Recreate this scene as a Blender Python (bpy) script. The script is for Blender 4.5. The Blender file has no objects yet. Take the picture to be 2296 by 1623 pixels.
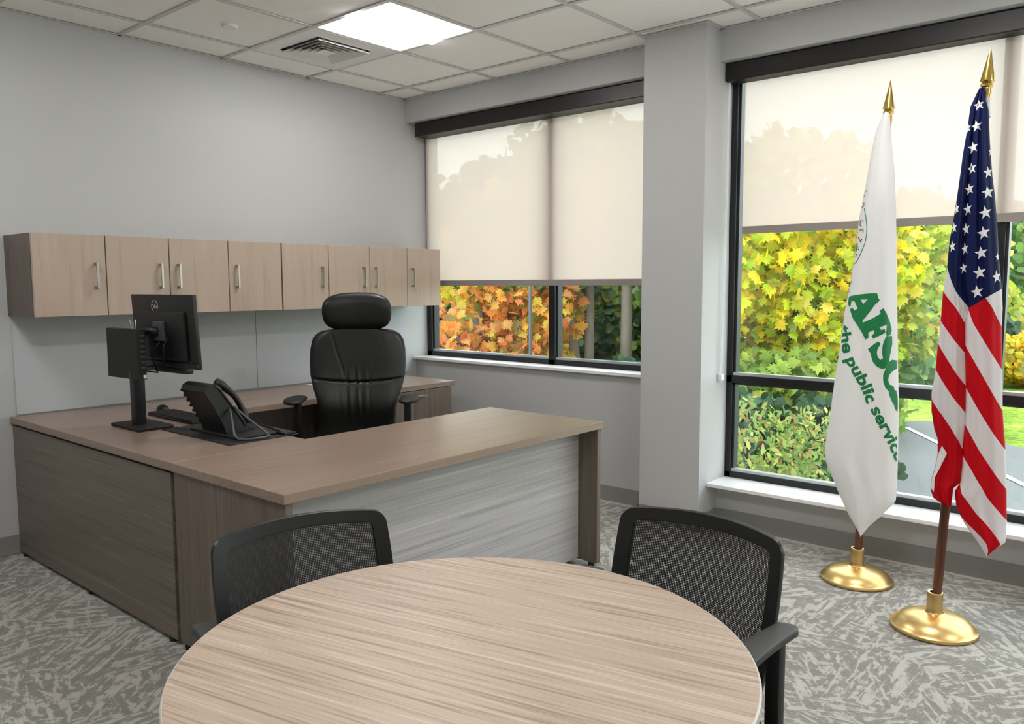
import bpy, bmesh, math, random
import numpy as np
from mathutils import Vector, Matrix
S = bpy.context.scene
COL = S.collection
PI = math.pi
random.seed(7)

# ------------------------------------------------------------------ camera, world, exposure
cam_data = bpy.data.cameras.new('camera')
cam = bpy.data.objects.new('camera', cam_data); COL.objects.link(cam)
cam_data.sensor_width = 36.0
cam_data.lens = 36.0 * 1816.68 / 2296
cam_data.clip_start = 0.05; cam_data.clip_end = 400
_r = Vector((0.6502, -0.7597, -0.0036)); _f = Vector((0.7562, 0.6474, -0.0951))
_f.normalize(); _u = _r.cross(_f); _u.normalize(); _r = _f.cross(_u)
cam.matrix_world = Matrix(((_r.x, _u.x, -_f.x, -4.144), (_r.y, _u.y, -_f.y, -4.583), (_r.z, _u.z, -_f.z, 1.375), (0, 0, 0, 1)))
S.camera = cam
S.view_settings.view_transform = 'Standard'
S.view_settings.look = 'None'
S.view_settings.exposure = 0.56
S.view_settings.gamma = 1.0
S.view_settings.use_curve_mapping = False
S.cycles.use_denoising = True
S.cycles.max_bounces = 12
S.cycles.diffuse_bounces = 9
S.cycles.transparent_max_bounces = 16
S.cycles.sample_clamp_indirect = 12.0

SKY = 3.3          # overcast sky
LAMP = 27.0         # ceiling troffers
world = bpy.data.worlds.new('overcast_sky'); S.world = world
world.use_nodes = True
wn = world.node_tree; wn.nodes.clear()
w_out = wn.nodes.new('ShaderNodeOutputWorld'); w_bg = wn.nodes.new('ShaderNodeBackground')
w_tc = wn.nodes.new('ShaderNodeTexCoord'); w_no = wn.nodes.new('ShaderNodeTexNoise'); w_ra = wn.nodes.new('ShaderNodeValToRGB')
w_no.inputs['Scale'].default_value = 2.2; w_no.inputs['Detail'].default_value = 4
w_ra.color_ramp.elements[0].position = .3; w_ra.color_ramp.elements[0].color = (.80, .86, .93, 1)
w_ra.color_ramp.elements[1].position = .7; w_ra.color_ramp.elements[1].color = (.97, .98, 1, 1)
wn.links.new(w_tc.outputs['Generated'], w_no.inputs['Vector']); wn.links.new(w_no.outputs['Fac'], w_ra.inputs['Fac'])
wn.links.new(w_ra.outputs['Color'], w_bg.inputs['Color']); w_bg.inputs['Strength'].default_value = SKY
wn.links.new(w_bg.outputs['Background'], w_out.inputs['Surface'])

# ------------------------------------------------------------------ materials
def srgb(c):
    if isinstance(c, (int, float)): c = (c, c, c)
    return tuple(((v/255)/12.92 if v/255 <= .04045 else ((v/255+.055)/1.055)**2.4) for v in c) + (1,)
def new_mat(name):
    m = bpy.data.materials.new(name); m.use_nodes = True
    nt = m.node_tree; nt.nodes.clear()
    out = nt.nodes.new('ShaderNodeOutputMaterial')
    return m, nt, out
def pbsdf(nt, out, col, rough=.5, metal=0, spec=.5, coat=0):
    b = nt.nodes.new('ShaderNodeBsdfPrincipled')
    b.inputs['Base Color'].default_value = col; b.inputs['Roughness'].default_value = rough
    b.inputs['Metallic'].default_value = metal; b.inputs['Specular IOR Level'].default_value = spec
    b.inputs['Coat Weight'].default_value = coat; b.inputs['Coat Roughness'].default_value = .15
    nt.links.new(b.outputs[0], out.inputs['Surface'])
    return b
def mixc(nt, fac, a, b):
    m = nt.nodes.new('ShaderNodeMix'); m.data_type = 'RGBA'
    for s, v in ((m.inputs[0], fac), (m.inputs[6], a), (m.inputs[7], b)):
        if hasattr(v, 'is_linked'): nt.links.new(v, s)
        else: s.default_value = v
    return m.outputs[2]
def mth(nt, op, a, b=0.0, c=0.0):
    m = nt.nodes.new('ShaderNodeMath'); m.operation = op
    for s, v in zip(m.inputs, (a, b, c)):
        if hasattr(v, 'is_linked'): nt.links.new(v, s)
        else: s.default_value = v
    return m.outputs[0]
def noise(nt, vec, scale, detail=2, rough=.5, dist=0):
    n = nt.nodes.new('ShaderNodeTexNoise'); n.inputs['Scale'].default_value = scale
    n.inputs['Detail'].default_value = detail; n.inputs['Roughness'].default_value = rough; n.inputs['Distortion'].default_value = dist
    if vec is not None: nt.links.new(vec, n.inputs['Vector'])
    return n.outputs['Fac']
def texco(nt, kind='Object', scale=(1, 1, 1), rot=(0, 0, 0)):
    t = nt.nodes.new('ShaderNodeTexCoord'); mp = nt.nodes.new('ShaderNodeMapping')
    mp.inputs['Scale'].default_value = scale; mp.inputs['Rotation'].default_value = rot
    nt.links.new(t.outputs[kind], mp.inputs['Vector'])
    return mp.outputs['Vector']
def ramp(nt, fac, stops):
    r = nt.nodes.new('ShaderNodeValToRGB'); e = r.color_ramp.elements
    while len(e) < len(stops): e.new(.5)
    for k, (p, c) in enumerate(stops): e[k].position = p; e[k].color = c
    nt.links.new(fac, r.inputs['Fac'])
    return r.outputs['Color']
def bump(nt, b, h, strength=.2, dist=.002):
    n = nt.nodes.new('ShaderNodeBump'); n.inputs['Strength'].default_value = strength; n.inputs['Distance'].default_value = dist
    nt.links.new(h, n.inputs['Height']); nt.links.new(n.outputs[0], b.inputs['Normal'])
def plain(name, col, rough=.5, metal=0, spec=.5, coat=0, var=0, vscale=8, bmp=0, bscale=300):
    m, nt, out = new_mat(name); b = pbsdf(nt, out, srgb(col), rough, metal, spec, coat)
    v = texco(nt)
    if var:
        c = srgb(col); lo = tuple(x*(1-var) for x in c[:3])+(1,); hi = tuple(min(1, x*(1+var)) for x in c[:3])+(1,)
        nt.links.new(mixc(nt, noise(nt, v, vscale, 3), lo, hi), b.inputs['Base Color'])
    if bmp: bump(nt, b, noise(nt, v, bscale, 2), bmp, .0015)
    return m
def wood(name, base, dark, light, axis='x', rough=.38, fine=1.0, rot=0, contrast=1.0, spec=.5, k2=.22, lo=1.6):
    """laminate with long thin grain lines running along one axis"""
    m, nt, out = new_mat(name); b = pbsdf(nt, out, srgb(base), rough, 0, spec)
    hi = 75*fine
    sc = {'x': (lo, hi, hi), 'y': (hi, lo, hi), 'z': (hi, hi, lo)}[axis]
    t = nt.nodes.new('ShaderNodeTexCoord'); r = nt.nodes.new('ShaderNodeVectorRotate'); r.inputs['Angle'].default_value = rot
    nt.links.new(t.outputs['Object'], r.inputs['Vector'])
    mp = nt.nodes.new('ShaderNodeMapping'); mp.inputs['Scale'].default_value = sc; nt.links.new(r.outputs[0], mp.inputs['Vector'])
    n1 = noise(nt, mp.outputs[0], 1.0, 5, .62, .4)
    mp2 = nt.nodes.new('ShaderNodeMapping'); mp2.inputs['Scale'].default_value = tuple(s*k2 for s in sc); nt.links.new(r.outputs[0], mp2.inputs['Vector'])
    n2 = noise(nt, mp2.outputs[0], 1.0, 3, .5, .6)
    f = mth(nt, 'ADD', mth(nt, 'MULTIPLY', n1, .65), mth(nt, 'MULTIPLY', n2, .35))
    k = .12/contrast
    c = ramp(nt, f, [(.5-k*1.1, srgb(dark)), (.5-k*.2, srgb(base)), (.5+k*.35, srgb(base)), (.5+k*1.2, srgb(light))])
    nt.links.new(c, b.inputs['Base Color'])
    bump(nt, b, n1, .06, .001)
    return m
M = {}
M['wall'] = plain('wall_paint', (189, 190, 190), .75, spec=.25, var=.015, vscale=1.5, bmp=.05, bscale=500)
M['soffit'] = M['wall']
M['tack'] = plain('tack_panel_fabric', (190, 193, 197), .85, spec=.2, var=.03, vscale=300)
M['base'] = plain('vinyl_base', (140, 139, 137), .45, var=.03)
M['tile'] = plain('ceiling_tile', (249, 247, 244), .92, spec=.15, var=.012, vscale=60, bmp=.12, bscale=700)
M['tbar'] = plain('ceiling_grid_metal', (205, 203, 201), .5)
M['white_metal'] = plain('white_enamel', (232, 231, 228), .35)
M['dark_void'] = plain('duct_dark', (14, 14, 14), .8)
M['sill'] = plain('sill_white', (242, 242, 242), .3, spec=.5)
M['frame'] = plain('black_anodised', (16, 17, 19), .38, spec=.5)
M['frame2'] = plain('dark_grey_anodised', (52, 55, 60), .4, metal=.3)
M['alu'] = plain('bright_glazing_bead', (190, 195, 200), .3, metal=.6)
M['valance'] = plain('bronze_valance', (24, 21, 20), .42)
M['hem'] = plain('hem_bar_fabric', (150, 142, 136), .7)
M['blackplastic'] = plain('black_plastic', (13, 14, 15), .42, bmp=.05, bscale=900)
M['blackmatte'] = plain('black_matte', (17, 18, 19), .6)
M['blackgloss'] = plain('black_gloss', (10, 10, 11), .18)
M['greyplastic'] = plain('grey_plastic', (70, 72, 74), .4)
M['armgrey'] = plain('arm_pad_grey', (52, 53, 53), .55, bmp=.05, bscale=800)
M['steel'] = plain('brushed_nickel', (178, 172, 165), .28, metal=1)
M['chrome'] = plain('chrome', (210, 212, 215), .12, metal=1)
M['white'] = plain('white_plastic', (236, 237, 238), .4)
M['logo'] = plain('logo_print', (205, 207, 210), .35)
M['desktop_x'] = wood('walnut_laminate_top', (146, 126, 112), (126, 107, 94), (162, 143, 128), 'x', .3, 1.0, contrast=.8)
M['desktop_y'] = wood('walnut_laminate_return', (142, 122, 109), (122, 104, 92), (158, 139, 125), 'y', .3, 1.0, contrast=.8)
M['desk_h'] = wood('walnut_laminate_panel', (112, 101, 92), (90, 81, 74), (136, 124, 114), 'y', .42, 1.2)
M['desk_glare_x'] = wood('laminate_front_glare', (176, 174, 173), (150, 148, 147), (200, 198, 198), 'x', .33, 1.9, contrast=1.0)  # window glare painted into the base colour, paler than the desk's own laminate
M['desk_v'] = wood('walnut_laminate_upright', (110, 98, 88), (88, 78, 70), (128, 115, 105), 'z', .42, 1.0)
M['cab'] = wood('ash_laminate_door', (176, 157, 142), (160, 141, 127), (186, 168, 153), 'z', .4, .45, contrast=.7)
M['cab_side'] = wood('walnut_laminate_side', (98, 87, 79), (80, 71, 65), (112, 100, 91), 'z', .45, .8)
M['table'] = wood('oak_laminate_table', (184, 164, 147), (152, 131, 114), (206, 189, 173), 'y', .42, 2.3, rot=-.22, contrast=1.25, k2=.42, lo=3.4)
M['edge'] = plain('table_edge_band', (206, 198, 190), .4)
M['brass'] = plain('satin_brass', (224, 190, 128), .33, metal=1, var=.05, vscale=20)
M['brass_shiny'] = plain('polished_brass', (205, 172, 95), .2, metal=1)
M['polewood'] = wood('dark_walnut_pole', (104, 60, 34), (66, 36, 20), (136, 84, 48), 'z', .3, .6)

def leather():
    m, nt, out = new_mat('black_leather'); b = pbsdf(nt, out, srgb((11, 11, 11)), .38, 0, .5)
    v = texco(nt); bump(nt, b, noise(nt, v, 420, 3), .12, .0012)
    return m
M['leather'] = leather()

def mesh_fabric():
    """black woven mesh with tiny see-through holes"""
    m, nt, out = new_mat('chair_mesh')
    b = nt.nodes.new('ShaderNodeBsdfPrincipled'); b.inputs['Base Color'].default_value = srgb((15, 16, 18)); b.inputs['Roughness'].default_value = .55
    tr = nt.nodes.new('ShaderNodeBsdfTransparent')
    t = nt.nodes.new('ShaderNodeUVMap')
    sp = nt.nodes.new('ShaderNodeSeparateXYZ'); nt.links.new(t.outputs[0], sp.inputs[0])
    fx = mth(nt, 'FRACT', mth(nt, 'MULTIPLY', sp.outputs[0], 95)); fy = mth(nt, 'FRACT', mth(nt, 'MULTIPLY', sp.outputs[1], 88))
    hx = mth(nt, 'LESS_THAN', mth(nt, 'ABSOLUTE', mth(nt, 'SUBTRACT', fx, .5)), .19)
    hy = mth(nt, 'LESS_THAN', mth(nt, 'ABSOLUTE', mth(nt, 'SUBTRACT', fy, .5)), .23)
    mx = nt.nodes.new('ShaderNodeMixShader'); nt.links.new(mth(nt, 'MULTIPLY', hx, hy), mx.inputs[0])
    nt.links.new(b.outputs[0], mx.inputs[1]); nt.links.new(tr.outputs[0], mx.inputs[2]); nt.links.new(mx.outputs[0], out.inputs[0])
    return m
M['mesh'] = mesh_fabric()

def blind_mat():
    m, nt, out = new_mat('solar_screen_fabric')
    d = nt.nodes.new('ShaderNodeBsdfDiffuse'); d.inputs[0].default_value = srgb((216, 203, 194))
    t = nt.nodes.new('ShaderNodeBsdfTranslucent'); t.inputs[0].default_value = srgb((244, 225, 215))
    p = nt.nodes.new('ShaderNodeBsdfTransparent'); p.inputs[0].default_value = (1, 1, 1, 1)
    v = texco(nt)
    weave = mth(nt, 'MULTIPLY', noise(nt, texco(nt, scale=(1, 1, 6)), 60, 2), .012)
    a = nt.nodes.new('ShaderNodeMixShader'); a.inputs[0].default_value = .39
    nt.links.new(d.outputs[0], a.inputs[1]); nt.links.new(t.outputs[0], a.inputs[2])
    c = nt.nodes.new('ShaderNodeMixShader'); nt.links.new(mth(nt, 'ADD', weave, .052), c.inputs[0])
    nt.links.new(a.outputs[0], c.inputs[1]); nt.links.new(p.outputs[0], c.inputs[2]); nt.links.new(c.outputs[0], out.inputs[0])
    return m
M['blind'] = blind_mat()

def glass_mat():
    m, nt, out = new_mat('window_glass')
    g = nt.nodes.new('ShaderNodeBsdfGlossy'); g.inputs['Roughness'].default_value = 0.0; g.inputs[0].default_value = (1, 1, 1, 1)
    p = nt.nodes.new('ShaderNodeBsdfTransparent'); p.inputs[0].default_value = (.93, .965, .95, 1)
    ge = nt.nodes.new('ShaderNodeNewGeometry'); dp = nt.nodes.new('ShaderNodeVectorMath'); dp.operation = 'DOT_PRODUCT'
    nt.links.new(ge.outputs['Normal'], dp.inputs[0]); nt.links.new(ge.outputs['Incoming'], dp.inputs[1])
    fr = mth(nt, 'ADD', mth(nt, 'MULTIPLY', mth(nt, 'POWER', mth(nt, 'SUBTRACT', 1.0, mth(nt, 'ABSOLUTE', dp.outputs['Value'])), 5.0), .8), .035)   # Schlick, same from both sides
    mx = nt.nodes.new('ShaderNodeMixShader'); nt.links.new(fr, mx.inputs[0])
    nt.links.new(p.outputs[0], mx.inputs[1]); nt.links.new(g.outputs[0], mx.inputs[2]); nt.links.new(mx.outputs[0], out.inputs[0])
    return m
M['glass'] = glass_mat()

def emis(name, col, s):
    m, nt, out = new_mat(name); e = nt.nodes.new('ShaderNodeEmission'); e.inputs[0].default_value = col; e.inputs[1].default_value = s
    nt.links.new(e.outputs[0], out.inputs[0]); return m
M['lamp'] = emis('troffer_lens', (1, .985, .96, 1), LAMP)

def carpet():
    m, nt, out = new_mat('patterned_carpet'); b = pbsdf(nt, out, srgb(140), .95, 0, .1)
    t = nt.nodes.new('ShaderNodeTexCoord'); P = t.outputs['Object']
    vo = nt.nodes.new('ShaderNodeTexVoronoi'); vo.inputs['Scale'].default_value = 2.6; vo.inputs['Randomness'].default_value = 1
    nz = nt.nodes.new('ShaderNodeTexNoise'); nz.inputs['Scale'].default_value = 3.0; nt.links.new(P, nz.inputs['Vector'])
    ad = nt.nodes.new('ShaderNodeVectorMath'); ad.operation = 'MULTIPLY_ADD'; ad.inputs[1].default_value = (.25, .25, 0)
    nt.links.new(nz.outputs['Color'], ad.inputs[0]); nt.links.new(P, ad.inputs[2]); nt.links.new(ad.outputs[0], vo.inputs['Vector'])
    sc = nt.nodes.new('ShaderNodeSeparateColor'); nt.links.new(vo.outputs['Color'], sc.inputs[0])
    layers = []
    for k, (ang0, sx, sy, ch) in enumerate(((0.0, 6, 38, 0), (1.3, 8, 32, 1))):
        ang = mth(nt, 'ADD', mth(nt, 'MULTIPLY', mth(nt, 'FLOOR', mth(nt, 'MULTIPLY', sc.outputs[ch], 5)), .62), ang0)
        vr = nt.nodes.new('ShaderNodeVectorRotate'); vr.rotation_type = 'Z_AXIS'; nt.links.new(P, vr.inputs['Vector']); nt.links.new(ang, vr.inputs['Angle'])
        mp = nt.nodes.new('ShaderNodeMapping'); mp.inputs['Scale'].default_value = (sx, sy, 1); nt.links.new(vr.outputs[0], mp.inputs['Vector'])
        n = noise(nt, mp.outputs[0], 1.0, 3, .6, .5)
        mp2 = nt.nodes.new('ShaderNodeMapping'); mp2.inputs['Scale'].default_value = (sx*5, sy*.55, 1); nt.links.new(vr.outputs[0], mp2.inputs['Vector'])
        n2 = noise(nt, mp2.outputs[0], 1.0, 2, .5)
        layers.append(mth(nt, 'ADD', mth(nt, 'MULTIPLY', n, .72), mth(nt, 'MULTIPLY', n2, .28)))
    f = mth(nt, 'MAXIMUM', layers[0], mth(nt, 'SUBTRACT', layers[1], .03))
    c = ramp(nt, f, [(.46, srgb((129, 126, 120))), (.52, srgb((142, 139, 132))), (.54, srgb((180, 176, 168))), (.62, srgb((190, 186, 178)))])
    sp = noise(nt, P, 260, 2)
    c2 = mixc(nt, .22, c, ramp(nt, sp, [(.35, srgb(95)), (.65, srgb(205))]))
    nt.links.new(c2, b.inputs['Base Color'])
    bump(nt, b, sp, .35, .003)
    return m
M['carpet'] = carpet()

# ------------------------------------------------------------------ builders
ORG = {}
class B:
    def __init__(s): s.bm = bmesh.new(); s.uv = None
    def box(s, x0, x1, y0, y1, z0, z1, bev=0, seg=2):
        r = bmesh.ops.create_cube(s.bm, size=1)
        vs = r['verts']
        for v in vs:
            v.co = Vector((x0 if v.co.x < 0 else x1, y0 if v.co.y < 0 else y1, z0 if v.co.z < 0 else z1))
        if bev:
            es = {e for v in vs for e in v.link_edges}
            bmesh.ops.bevel(s.bm, geom=list(es), offset=bev, segments=seg, affect='EDGES', profile=.6)
        return s
    def obox(s, c, ax, ay, az, hx, hy, hz, bev=0, seg=2):
        """oriented box"""
        r = bmesh.ops.create_cube(s.bm, size=2); vs = r['verts']
        c, ax, ay, az = Vector(c), Vector(ax).normalized(), Vector(ay).normalized(), Vector(az).normalized()
        for v in vs: v.co = c + ax*v.co.x*hx + ay*v.co.y*hy + az*v.co.z*hz
        if bev:
            es = {e for v in vs for e in v.link_edges}
            bmesh.ops.bevel(s.bm, geom=list(es), offset=bev, segments=seg, affect='EDGES', profile=.6)
        return s
    def tube(s, pts, r, n=10, caps=True, closed=False):
        pts = [Vector(p) for p in pts]; m = len(pts); rings = []
        rad = r if isinstance(r, (list, tuple)) else [r]*m
        prev = None
        for i, p in enumerate(pts):
            if closed: t = pts[(i+1) % m]-pts[i-1]
            else: t = pts[min(i+1, m-1)]-pts[max(i-1, 0)]
            t.normalize()
            if prev is None:
                a = Vector((0, 0, 1)) if abs(t.z) < .9 else Vector((1, 0, 0))
                u = t.cross(a).normalized()
            else:
                u = (prev - t*prev.dot(t)).normalized()
            prev = u; w = t.cross(u)
            rings.append([s.bm.verts.new(p + (u*math.cos(2*PI*k/n)+w*math.sin(2*PI*k/n))*rad[i]) for k in range(n)])
        for i in range(m if closed else m-1):
            A, C = rings[i], rings[(i+1) % m]
            for k in range(n): s.bm.faces.new((A[k], A[(k+1) % n], C[(k+1) % n], C[k]))
        if caps and not closed:
            s.bm.faces.new(rings[0][::-1]); s.bm.faces.new(rings[-1])
        return s
    def lathe(s, prof, c=(0, 0, 0), n=40, axis=(0, 0, 1)):
        c = Vector(c); q = Vector((0, 0, 1)).rotation_difference(Vector(axis)); rings = []
        for (r, z) in prof:
            if r < 1e-5: rings.append([s.bm.verts.new(c + q @ Vector((0, 0, z)))])
            else: rings.append([s.bm.verts.new(c + q @ Vector((r*math.cos(2*PI*k/n), r*math.sin(2*PI*k/n), z))) for k in range(n)])
        for A, C in zip(rings, rings[1:]):
            if len(A) == 1 and len(C) == 1: continue
            for k in range(n):
                k2 = (k+1) % n
                if len(A) == 1: s.bm.faces.new((A[0], C[k2], C[k]))
                elif len(C) == 1: s.bm.faces.new((A[k], A[k2], C[0]))
                else: s.bm.faces.new((A[k], A[k2], C[k2], C[k]))
        return s
    def grid(s, fn, nu, nv, closeu=False, uv=None):
        """fn(i/nu, j/nv) -> point"""
        vs = [[s.bm.verts.new(fn(i/nu, j/nv)) for i in range(nu if closeu else nu+1)] for j in range(nv+1)]
        L = s.bm.loops.layers.uv.verify() if uv else None
        cnt = nu
        for j in range(nv):
            for i in range(cnt):
                i2 = (i+1) % nu if closeu else i+1
                f = s.bm.faces.new((vs[j][i], vs[j][i2], vs[j+1][i2], vs[j+1][i]))
                if uv:
                    for lp, (a, b_) in zip(f.loops, ((i, j), (i+1, j), (i+1, j+1), (i, j+1))): lp[L].uv = uv(a/nu, b_/nv)
        return vs
    def poly(s, pts):
        vs = [s.bm.verts.new(p) for p in pts]; return s.bm.faces.new(vs)
    def prism(s, pts, d):
        """extrude planar polygon pts by vector d"""
        d = Vector(d); a = [s.bm.verts.new(Vector(p)) for p in pts]; b = [s.bm.verts.new(Vector(p)+d) for p in pts]
        s.bm.faces.new(a[::-1]); s.bm.faces.new(b)
        for i in range(len(a)):
            j = (i+1) % len(a); s.bm.faces.new((a[i], a[j], b[j], b[i]))
        return s
    def build(s, name, mat, parent=None, smooth=False, bevel=0, label=None, kind=None, fixn=True):
        if bevel:
            es = [e for e in s.bm.edges if len(e.link_faces) == 2 and e.calc_face_angle(0) > .6]
            bmesh.ops.bevel(s.bm, geom=es, offset=bevel, segments=2, affect='EDGES', profile=.6)
        if fixn: bmesh.ops.recalc_face_normals(s.bm, faces=s.bm.faces[:])
        if parent is not None:
            o = ORG.get(parent.name)
            if o is not None and o.length > 0: bmesh.ops.translate(s.bm, verts=s.bm.verts[:], vec=-o)
        me = bpy.data.meshes.new(name); s.bm.to_mesh(me); s.bm.free()
        return link(name, me, mat, parent, smooth, label, kind)
def link(name, me, mat, parent=None, smooth=False, label=None, kind=None):
    if mat is not None:
        me.materials.clear(); me.materials.append(mat if not isinstance(mat, str) else M[mat])
    if smooth:
        me.polygons.foreach_set('use_smooth', [True]*len(me.polygons))
        if smooth is not True:
            try: me.set_sharp_from_angle(angle=smooth)
            except Exception: pass
    ob = bpy.data.objects.new(name, me); COL.objects.link(ob)
    if parent is not None:
        ob.parent = parent; ORG[ob.name] = ORG.get(parent.name, Vector((0, 0, 0)))
    if label: ob['label'] = label
    if kind: ob['kind'] = kind
    return ob
SM = math.radians(35)
def tag(o, label, cat, group=None, kind=None):
    if label: o['label'] = label
    if cat: o['category'] = cat
    if group: o['group'] = group
    if kind: o['kind'] = kind
    return o
def thing(name, label, cat, loc=(0, 0, 0), group=None):
    o = bpy.data.objects.new(name, None); COL.objects.link(o); o.location = loc; o.empty_display_size = .1
    ORG[o.name] = Vector(loc)
    return tag(o, label, cat, group)
def struct(name, loc=None):
    o = bpy.data.objects.new(name, None); COL.objects.link(o); o['kind'] = 'structure'; ORG[o.name] = Vector((0, 0, 0)); return o
def dup_tree(root, label=None, group=None):
    def cp(o, parent):
        c = o.copy(); COL.objects.link(c)
        if parent is not None: c.parent = parent
        for ch in [x for x in o.children]: cp(ch, c)
        return c
    r = cp(root, None)
    if label: r['label'] = label
    if group: r['group'] = group
    return r

# ------------------------------------------------------------------ room shell
H = 2.73; T = .6096; GX = .243; GY = .304
XL, YB = -5.6, -6.7
def sbox(name, dims, mat, bev=0):
    b = B(); b.box(*dims, bev=bev); o = b.build(name, mat, kind='structure'); return o
sbox('floor', (XL-.1, .28, YB-.1, .12, -.12, 0), 'carpet')
sbox('wall_back', (XL-.1, .28, 0, .12, 0, 2.9), 'wall')
sbox('wall_left', (XL-.12, XL, YB-.1, .12, 0, 2.9), 'wall')
sbox('wall_front', (XL-.1, .28, YB-.12, YB, 0, 2.9), 'wall')
# window wall: aprons under both windows, the soffit over them, the column between
b = B(); b.box(.08, .28, -2.2, 0, 0, .812); b.box(.05, .28, YB, -2.3, 0, .245)
b.box(.0, .28, -2.2, 0, 2.565, 2.9); b.box(.0, .28, YB, -2.3, 2.565, 2.9)
b.box(.05, .28, YB, -6.3, .24, 2.57)
b.build('wall_right', 'wall', kind='structure')
b = B(); b.box(-.16, .28, -2.52, -2.14, 0, 2.9, bev=.004); b.build('column', 'wall', kind='structure')

# ceiling: lay-in tiles, each its own piece, on an exposed grid
b = B(); b.box(XL-.1, .28, YB-.1, .12, 2.80, 2.92); ceil = b.build('ceiling', 'tile', kind='structure')
xs = [0.0] + [-(GX+T*k) for k in range(0, 12) if -(GX+T*k) > XL] + [XL]
ys = [0.0] + [-(GY+T*k) for k in range(0, 14) if -(GY+T*k) > YB] + [YB]
FIX = [(1, 1), (5, 1), (1, 5), (5, 5), (1, 9), (5, 9), ]      # troffers (grid column, row)
FIX = [(k, j) for k, j in FIX if k <= len(xs)-3 and j <= len(ys)-3]
VENT = (1, 0)
tile_me = None
for i in range(len(xs)-1):
    for j in range(len(ys)-1):
        if (i-1, j-1) in FIX or (i-1, j-1) == VENT: continue
        x1, x0, y1, y0 = xs[i], xs[i+1], ys[j], ys[j+1]
        full = abs((x1-x0)-T) < 1e-4 and abs((y1-y0)-T) < 1e-4
        if full and tile_me:
            o = bpy.data.objects.new('ceiling_tile', tile_me); COL.objects.link(o); o.parent = ceil
        else:
            w, d = (x1-x0)/2-.004, (y1-y0)/2-.004
            b = B(); b.box(-w, w, -d, d, 0, .014, bev=.0025, seg=1)
            o = b.build('ceiling_tile', 'tile', ceil)
            if full: tile_me = o.data
        o.location = ((x0+x1)/2, (y0+y1)/2, 2.7365)
for x in xs[1:-1]:
    b = B(); b.box(x-.012, x+.012, YB, 0, H-.001, H+.004); b.box(x-.002, x+.002, YB, 0, H+.004, H+.04); b.build('grid_runner', 'tbar', ceil)
for y in ys[1:-1]:
    b = B(); b.box(XL, 0, y-.012, y+.012, H-.0005, H+.0045); b.build('grid_runner', 'tbar', ceil)
b = B(); b.box(XL, 0, -.018, 0, H-.001, H+.003); b.box(-.018, 0, YB, 0, H-.001, H+.003); b.box(-.178, 0, -2.538, -2.122, H-.001, H+.003); b.build('edge_trim', 'tbar', ceil)

# baseboards
def base(name, pts):
    for k, (x0, x1, y0, y1) in enumerate(pts):
        b = B(); b.box(x0, x1, y0, y1, .006, .105, bev=.002); 
        o = b.build('baseboard_'+name, 'base', kind='structure')
base('back', [(XL, .08, -.006, 0)])
b = B(); b.box(.074, .08, -2.14, 0, 0, .105); b.box(-.166, -.16, -2.526, -2.134, 0, .105); b.box(-.166, .05, -2.526, -2.52, 0, .105); b.box(-.166, .08, -2.14, -2.134, 0, .105)
b.box(.044, .05, YB, -2.526, 0, .105); b.build('baseboard_right', 'base', kind='structure')
b = B(); b.box(.064, .074, -2.134, -.01, 0, .008); b.box(.034, .044, YB, -2.53, 0, .008); b.box(-.176, -.166, -2.536, -2.124, 0, .008); b.build('trim_1', 'edge', kind='structure')

# ------------------------------------------------------------------ windows
def window(n, x, y0, y1, z0, z1, mull, trans, sillx, sillz):
    w = struct('window_%d' % n)
    D = .075; S_ = .05
    b = B()
    b.box(x, x+D, y0-S_, y0, z0, z1); b.box(x, x+D, y1, y1+S_, z0, z1)
    b.box(x, x+D, y1, y0, z0, z0+.035); b.box(x, x+D, y1, y0, z1-.05, z1)
    for m in mull: b.box(x, x+D, m[0], m[1], z0, z1)
    for t in trans: b.box(x, x+D, y1, y0, t[0], t[1])
    b.build('window_frame', 'frame', w, bevel=.002)
    # glazing stops and beads inside every light, then the pane
    ye = [y0-S_] + [v for m in mull for v in (m[1], m[0])] + [y1+S_]
    ze = [z0+.035] + [v for t in trans for v in t] + [z1-.05]
    g = B(); bead = B(); gl = []
    for i in range(0, len(ye), 2):
        for j in range(0, len(ze), 2):
            a1, a0, c0, c1 = ye[i], ye[i+1], ze[j], ze[j+1]
            s = .012
            g.box(x+.02, x+.07, a1-s, a1, c0, c1); g.box(x+.02, x+.07, a0, a0+s, c0, c1); g.box(x+.02, x+.07, a0, a1, c1-s, c1)
            bead.box(x+.008, x+.05, a0+.001, a1-.001, c0, c0+.016)
            q = B(); q.box(x+.052, x+.058, a0+.004, a1-.004, c0+.004, c1-.004); q.build('pane', 'glass', w)
    g.build('glazing_stop', 'frame2', w); bead.build('glazing_bead', 'alu', w, label='bright metal glazing bead')
    q = B(); q.box(sillx, x+.08, y1, y0, sillz-.02, sillz, bev=.003); q.build('window_sill', 'sill', w)
    return w
window(1, .20, 0, -2.14, .832, 2.565, [(-1.247, -1.192)], [], .05, .832)
window(2, .15, -2.505, -6.3, .268, 2.565, [(-3.868, -3.836), (-5.25, -5.21)], [(.815, .858)], -.07, .268)

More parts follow.
